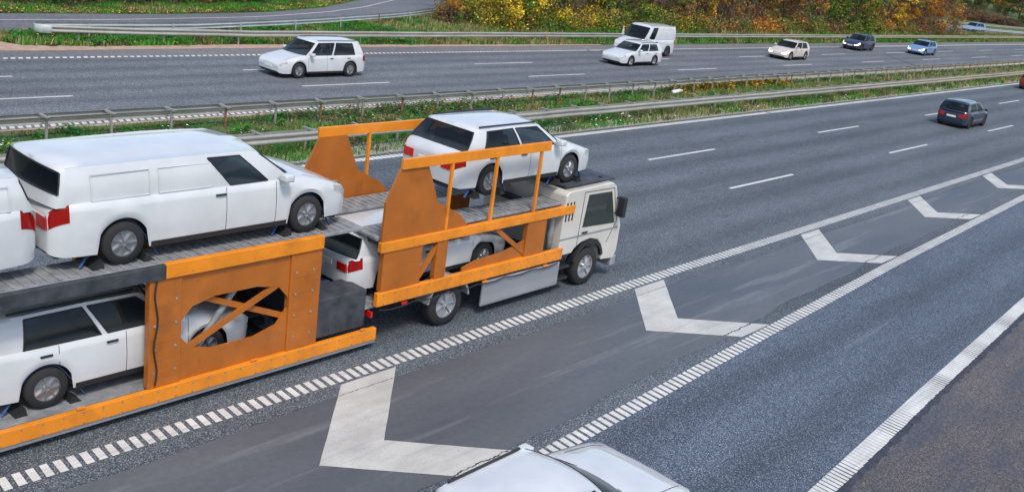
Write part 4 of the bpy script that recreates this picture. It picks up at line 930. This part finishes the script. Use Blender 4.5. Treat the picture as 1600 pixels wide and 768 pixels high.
# lower side beams, decks, posts
for s in (-1, 1):
    bm = bmesh.new(); BX(bm, 11.95, 17.55, *sorted((s*1.18, s*1.285)), .86, 1.13, .015); beam_ = P_('side_beam', bm, M_orange, tr)
    bm = bmesh.new()
    for xx in np.arange(12.1, 17.5, .30):
        for zz in (.91, 1.08): cyl(bm, (xx-ox, s*1.283, zz), (xx-ox, s*1.296, zz), .014, 8)
    b_ = P_('bolts', bm, M_steel, beam_); b_['kind'] = 'stuff'
    bm = bmesh.new(); prism(bm, [(14.3-ox, 1.13), (16.2-ox, 1.13), (16.2-ox, 1.50), (15.5-ox, 1.34), (14.7-ox, 1.30), (14.3-ox, 1.20)], *sorted((s*1.16, s*1.20))); P_('infill_panel', bm, M_shadeorange, tr)
    bm = bmesh.new(); pv = Vector((12.0-ox, s*1.30, .80))
    for k in range(1, 19):
        q = Vector((12.0+k*.3-ox, s*1.30, .80-.05*abs(math.sin(k*PI/3)))); cyl(bm, pv, q, .013, 6, None, False); pv = q
    P_('hydraulic_hose', bm, M_black, tr, True)
    bm = bmesh.new(); BX(bm, 11.95, 17.8, *sorted((s*1.16, s*1.27)), 1.93, 2.13, .015)
    for xx in np.arange(12.3, 17.4, .45): BX(bm, xx, xx+.20, *sorted((s*1.268, s*1.276)), 1.98, 2.08)
    P_('upper_side_beam', bm, M_orange, tr)
    for k, (a, b_) in enumerate(((12.05, 13.05), (13.45, 13.75), (16.2, 16.85))):
        bm = bmesh.new(); BX(bm, a, b_, *sorted((s*1.12, s*1.245)), 1.13, 1.93, .012); P_('post', bm, M_shadeorange, tr)
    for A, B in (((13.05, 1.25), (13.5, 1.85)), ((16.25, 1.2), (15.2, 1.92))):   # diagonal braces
        bm = bmesh.new(); bar(bm, (A[0]-ox, s*1.19, A[1]), (B[0]-ox, s*1.19, B[1]), .06, .10); P_('brace', bm, M_shadeorange, tr)
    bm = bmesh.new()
    prism(bm, [(11.98-ox, 2.13), (14.3-ox, 2.13), (14.0-ox, 2.42), (13.35-ox, 2.75), (13.0-ox, 3.50), (12.3-ox, 3.50), (12.0-ox, 2.9)], *sorted((s*1.17, s*1.22))); P_('gusset_panel', bm, M_shadeorange, tr)
    bm = bmesh.new(); cyl(bm, (12.9-ox, s*1.10, 1.1), (12.7-ox, s*1.10, 2.6), .05, 10); P_('hydraulic_ram', bm, M_steel, tr)
    bm = bmesh.new(); zz = 3.50
    BX(bm, 12.30, 16.6, *sorted((s*1.19, s*1.26)), zz, zz+.20, .012); P_('handrail', bm, M_orange, tr)
    for xx in (13.6, 14.9, 16.3):
        bm = bmesh.new(); BX(bm, xx, xx+.06, *sorted((s*1.195, s*1.25)), 2.13, zz); P_('stanchion', bm, M_orange, tr)
    bm = bmesh.new(); BX(bm, 11.95, 19.5, *sorted((s*.45, s*1.12)), 2.13, 2.19, .01)
    for xx in np.arange(12.1, 19.3, .16): BX(bm, xx, xx+.05, *sorted((s*.50, s*1.08)), 2.192, 2.205)
    P_('upper_deck', bm, M_steel, tr)
    bm = bmesh.new(); BX(bm, 11.4, 17.3, *sorted((s*.45, s*1.12)), .78, .84, .01)
    for xx in np.arange(11.5, 17.2, .16): BX(bm, xx, xx+.05, *sorted((s*.50, s*1.08)), .842, .855)
    P_('lower_deck', bm, M_steel, tr)
    bm = bmesh.new(); BX(bm, 11.9, 11.95, *sorted((s*.85, s*1.2)), .62, .74, .01); P_('tail_light', bm, M_tail, tr)
    for xx in (12.6, 14.9, 16.9):
        bm = bmesh.new(); BX(bm, xx, xx+.14, *sorted((s*1.262, s*1.292)), .78, .83, .004); P_('side_marker_light', bm, M_amber if xx > 13 else M_tail, tr)
for xx in (12.1, 14.4, 17.0):
    bm = bmesh.new(); BX(bm, xx, xx+.12, -1.12, 1.12, 1.98, 2.10); P_('cross_member', bm, M_dsteel, tr)
bm = bmesh.new(); BX(bm, 17.55, 19.45, -1.1, 1.1, 2.51, 2.55, .01); P_('roof_plate', bm, M_dsteel, tr)
# trailer
tl = thing('car_transporter_trailer', 'long orange and dark steel transporter trailer at the left edge, coupled behind the truck', 'trailer', (6.0, TY, 0), 0, 'road train'); ox = 6.0
for s in (-1, 1):
    bm = bmesh.new(); BX(bm, -3.0, 12.0, *sorted((s*1.19, s*1.29)), .20, .44, .012); beam_ = P_('side_beam', bm, M_orange, tl)
    bm = bmesh.new()
    for xx in np.arange(3.0, 12, .30):
        for zz in (.24, .40): cyl(bm, (xx-ox, s*1.288, zz), (xx-ox, s*1.300, zz), .013, 8)
    b_ = P_('bolts', bm, M_steel, beam_); b_['kind'] = 'stuff'
    bm = bmesh.new()
    for xx, zz in ((7.62, .7), (7.62, 1.1), (7.62, 1.5), (7.62, 1.9), (10.25, .7), (10.25, 1.1), (10.25, 1.5), (10.25, 1.9)):
        for dx_ in (-.18, .18): cyl(bm, (xx+dx_-ox, s*1.232, zz), (xx+dx_-ox, s*1.248, zz), .022, 8)
    b_ = P_('bolts', bm, M_steel, tl); b_['kind'] = 'stuff'
    bm = bmesh.new(); pv = Vector((7.45-ox, s*1.26, .5))
    for k in range(1, 15):
        q = Vector((7.45+.03*math.sin(k*.9)-ox, s*1.262, .5+k*.125)); cyl(bm, pv, q, .014, 6, None, False); pv = q
    P_('hydraulic_hose', bm, M_black, tl, True)
    bm = bmesh.new(); BX(bm, -3.0, 12.0, *sorted((s*1.20, s*1.27)), .13, .195, .008); P_('lower_trim', bm, M_silver, tl)
    bm = bmesh.new(); BX(bm, -3.0, 7.6, *sorted((s*1.16, s*1.27)), 2.26, 2.48, .012); P_('upper_side_beam', bm, M_dsteel, tl)
    bm = bmesh.new(); BX(bm, 7.6, 10.6, *sorted((s*1.16, s*1.27)), 2.26, 2.50, .012)
    for xx in np.arange(7.75, 10.4, .38): BX(bm, xx, xx+.20, *sorted((s*1.266, s*1.274)), 2.32, 2.42)
    P_('upper_side_beam', bm, M_orange, tl)
    for a, b_ in ((7.35, 7.90), (9.95, 10.6)):
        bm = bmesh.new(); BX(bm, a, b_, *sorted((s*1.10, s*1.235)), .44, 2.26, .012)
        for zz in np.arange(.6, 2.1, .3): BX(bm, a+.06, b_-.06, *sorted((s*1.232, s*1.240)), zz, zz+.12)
        P_('post', bm, M_shadeorange, tl)
    for a, b_ in ((1.2, 1.4), (4.6, 4.75)):
        bm = bmesh.new(); BX(bm, a, b_, *sorted((s*1.10, s*1.235)), .44, 2.26, .012); P_('post', bm, M_dsteel, tl)
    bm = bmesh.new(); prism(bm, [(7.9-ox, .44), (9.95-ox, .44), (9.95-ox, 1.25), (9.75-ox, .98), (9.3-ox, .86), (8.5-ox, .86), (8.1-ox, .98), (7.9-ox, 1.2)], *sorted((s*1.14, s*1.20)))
    prism(bm, [(7.9-ox, 2.26), (9.95-ox, 2.26), (9.95-ox, 1.45), (9.75-ox, 1.68), (9.3-ox, 1.78), (8.5-ox, 1.78), (8.1-ox, 1.68), (7.9-ox, 1.45)], *sorted((s*1.14, s*1.20))); P_('gusset_panel', bm, M_shadeorange, tl)
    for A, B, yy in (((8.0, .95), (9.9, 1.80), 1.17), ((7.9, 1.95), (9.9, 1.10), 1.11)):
        bm = bmesh.new(); bar(bm, (A[0]-ox, s*yy, A[1]), (B[0]-ox, s*yy, B[1]), .05, .10); P_('brace', bm, M_shadeorange, tl)
    bm = bmesh.new(); cyl(bm, (8.1-ox, s*1.05, .6), (9.3-ox, s*1.05, 2.2), .055, 10); P_('hydraulic_ram', bm, M_steel, tl)
    bm = bmesh.new(); BX(bm, -3, 10.6, *sorted((s*.42, s*1.10)), .34, .40, .01); P_('lower_deck', bm, M_steel, tl)
    bm = bmesh.new(); BX(bm, -3, 11.6, *sorted((s*.42, s*1.12)), 2.40, 2.46, .01)
    for xx in np.arange(-2.9, 11.5, .16): BX(bm, xx, xx+.05, *sorted((s*.48, s*1.08)), 2.462, 2.475)
    P_('upper_deck', bm, M_steel, tl)
    bm = bmesh.new(); BX(bm, 10.5, 11.75, *sorted((s*.55, s*1.20)), .50, 1.25, .03); P_('tool_box', bm, M_dsteel, tl)
    for xx in (3.2, 6.2, 9.2, 11.6):
        bm = bmesh.new(); BX(bm, xx, xx+.12, *sorted((s*1.27, s*1.298)), .46, .50, .004); P_('side_marker_light', bm, M_amber, tl)
bm = bmesh.new(); BX(bm, 10.55, 10.68, -1.15, 1.15, .44, 2.40, .01)
for zz in (.9, 1.4, 1.9): BX(bm, 10.68, 10.76, -1.1, 1.1, zz, zz+.1)
P_('headboard', bm, M_dsteel, tl)
bm = bmesh.new(); bar(bm, (11.7-ox, 0, .45), (13.0-ox, 0, .50), .22, .16); bar(bm, (10.6-ox, -.9, .42), (11.9-ox, -.06, .46), .12, .14); bar(bm, (10.6-ox, .9, .42), (11.9-ox, .06, .46), .12, .14); P_('drawbar', bm, M_dsteel, tl)
bm = bmesh.new()
for s in (-1, 1): BX(bm, -3, 10.6, s*.35-.05, s*.35+.05, .22, .36)
for xx in np.arange(-2.8, 10.4, 1.3): BX(bm, xx, xx+.1, -1.1, 1.1, .24, .33)
P_('chassis', bm, M_dsteel, tl)
add_wheels(tl, [(x_-ox, s*1.0) for x_ in (.6, 1.7) for s in (1, -1)], .40, .28, M_silver)
for (par, x0_, zt_, w_s, r_) in ((tl, 6.0, 2.475, (8.72+1.72, 8.72-1.62), .33), (tr, 16.0, 2.56, (16.45+1.36, 16.45-1.30), .32), (tl, 6.0, .40, (7.25-1.30,), .32)):
    for wx in w_s:
        bm = bmesh.new(); yy = -.80; pts_ = [(wx-.62, zt_+.01)]+[(wx+(r_+.02)*math.cos(a), zt_+r_+(r_+.02)*math.sin(a)) for a in np.linspace(R(150), R(30), 9)]+[(wx+.62, zt_+.01)]
        for (xa, za), (xb, zb2) in zip(pts_, pts_[1:]): bar(bm, (xa-x0_, yy, za), (xb-x0_, yy, zb2), .05, .008)
        mesh('tie_strap', bm, M_strap, par)
        for q in (-.40, .40):
            bm = bmesh.new(); prism(bm, [(wx+q-.09-x0_, zt_), (wx+q+.09-x0_, zt_), (wx+q-(.06 if q > 0 else -.06)-x0_, zt_+.12)], -.95, -.65); mesh('wheel_chock', bm, M_black, par)
# loads
car('van', 'white van on the upper deck of the transporter trailer, nose to the front', 8.72, TY, 2.475, 1, 5.35, 1.90, 1.56, M_white, 1.0, 1.02, (1.45, .70), (-2.50, -2.60), 1.02, (1.72, -1.62), .33, 'van', G3, van=True)
car('van', 'white van on the upper trailer deck cut off by the left edge', 3.40, TY, 2.475, -1, 5.0, 1.86, 1.50, M_white, 1.0, 1.02, (1.10, .35), (-2.25, -2.42), 1.02, (1.5, -1.5), .31, 'van', G3, van=True)
car('car', 'white car low on the bottom deck of the trailer behind the orange posts', 7.25, TY, .40, 1, 4.5, 1.84, 1.50, M_white, .98, .98, (1.0, .25), (-1.9, -2.15), 1.0, group=G3)
car('car', 'white car on the lower deck of the transporter truck', 13.9, TY, .855, 1, 4.5, 1.82, 1.26, M_white, .86, .86, (1.0, .25), (-1.9, -2.15), .9, group=G3)
car('car', 'white car on the top deck of the truck, above the cream cab', 16.45, TY, 2.56, 1, 4.6, 1.84, 1.42, M_white, .93, .94, (1.05, .30), (-1.7, -2.08), .98, group=G3)
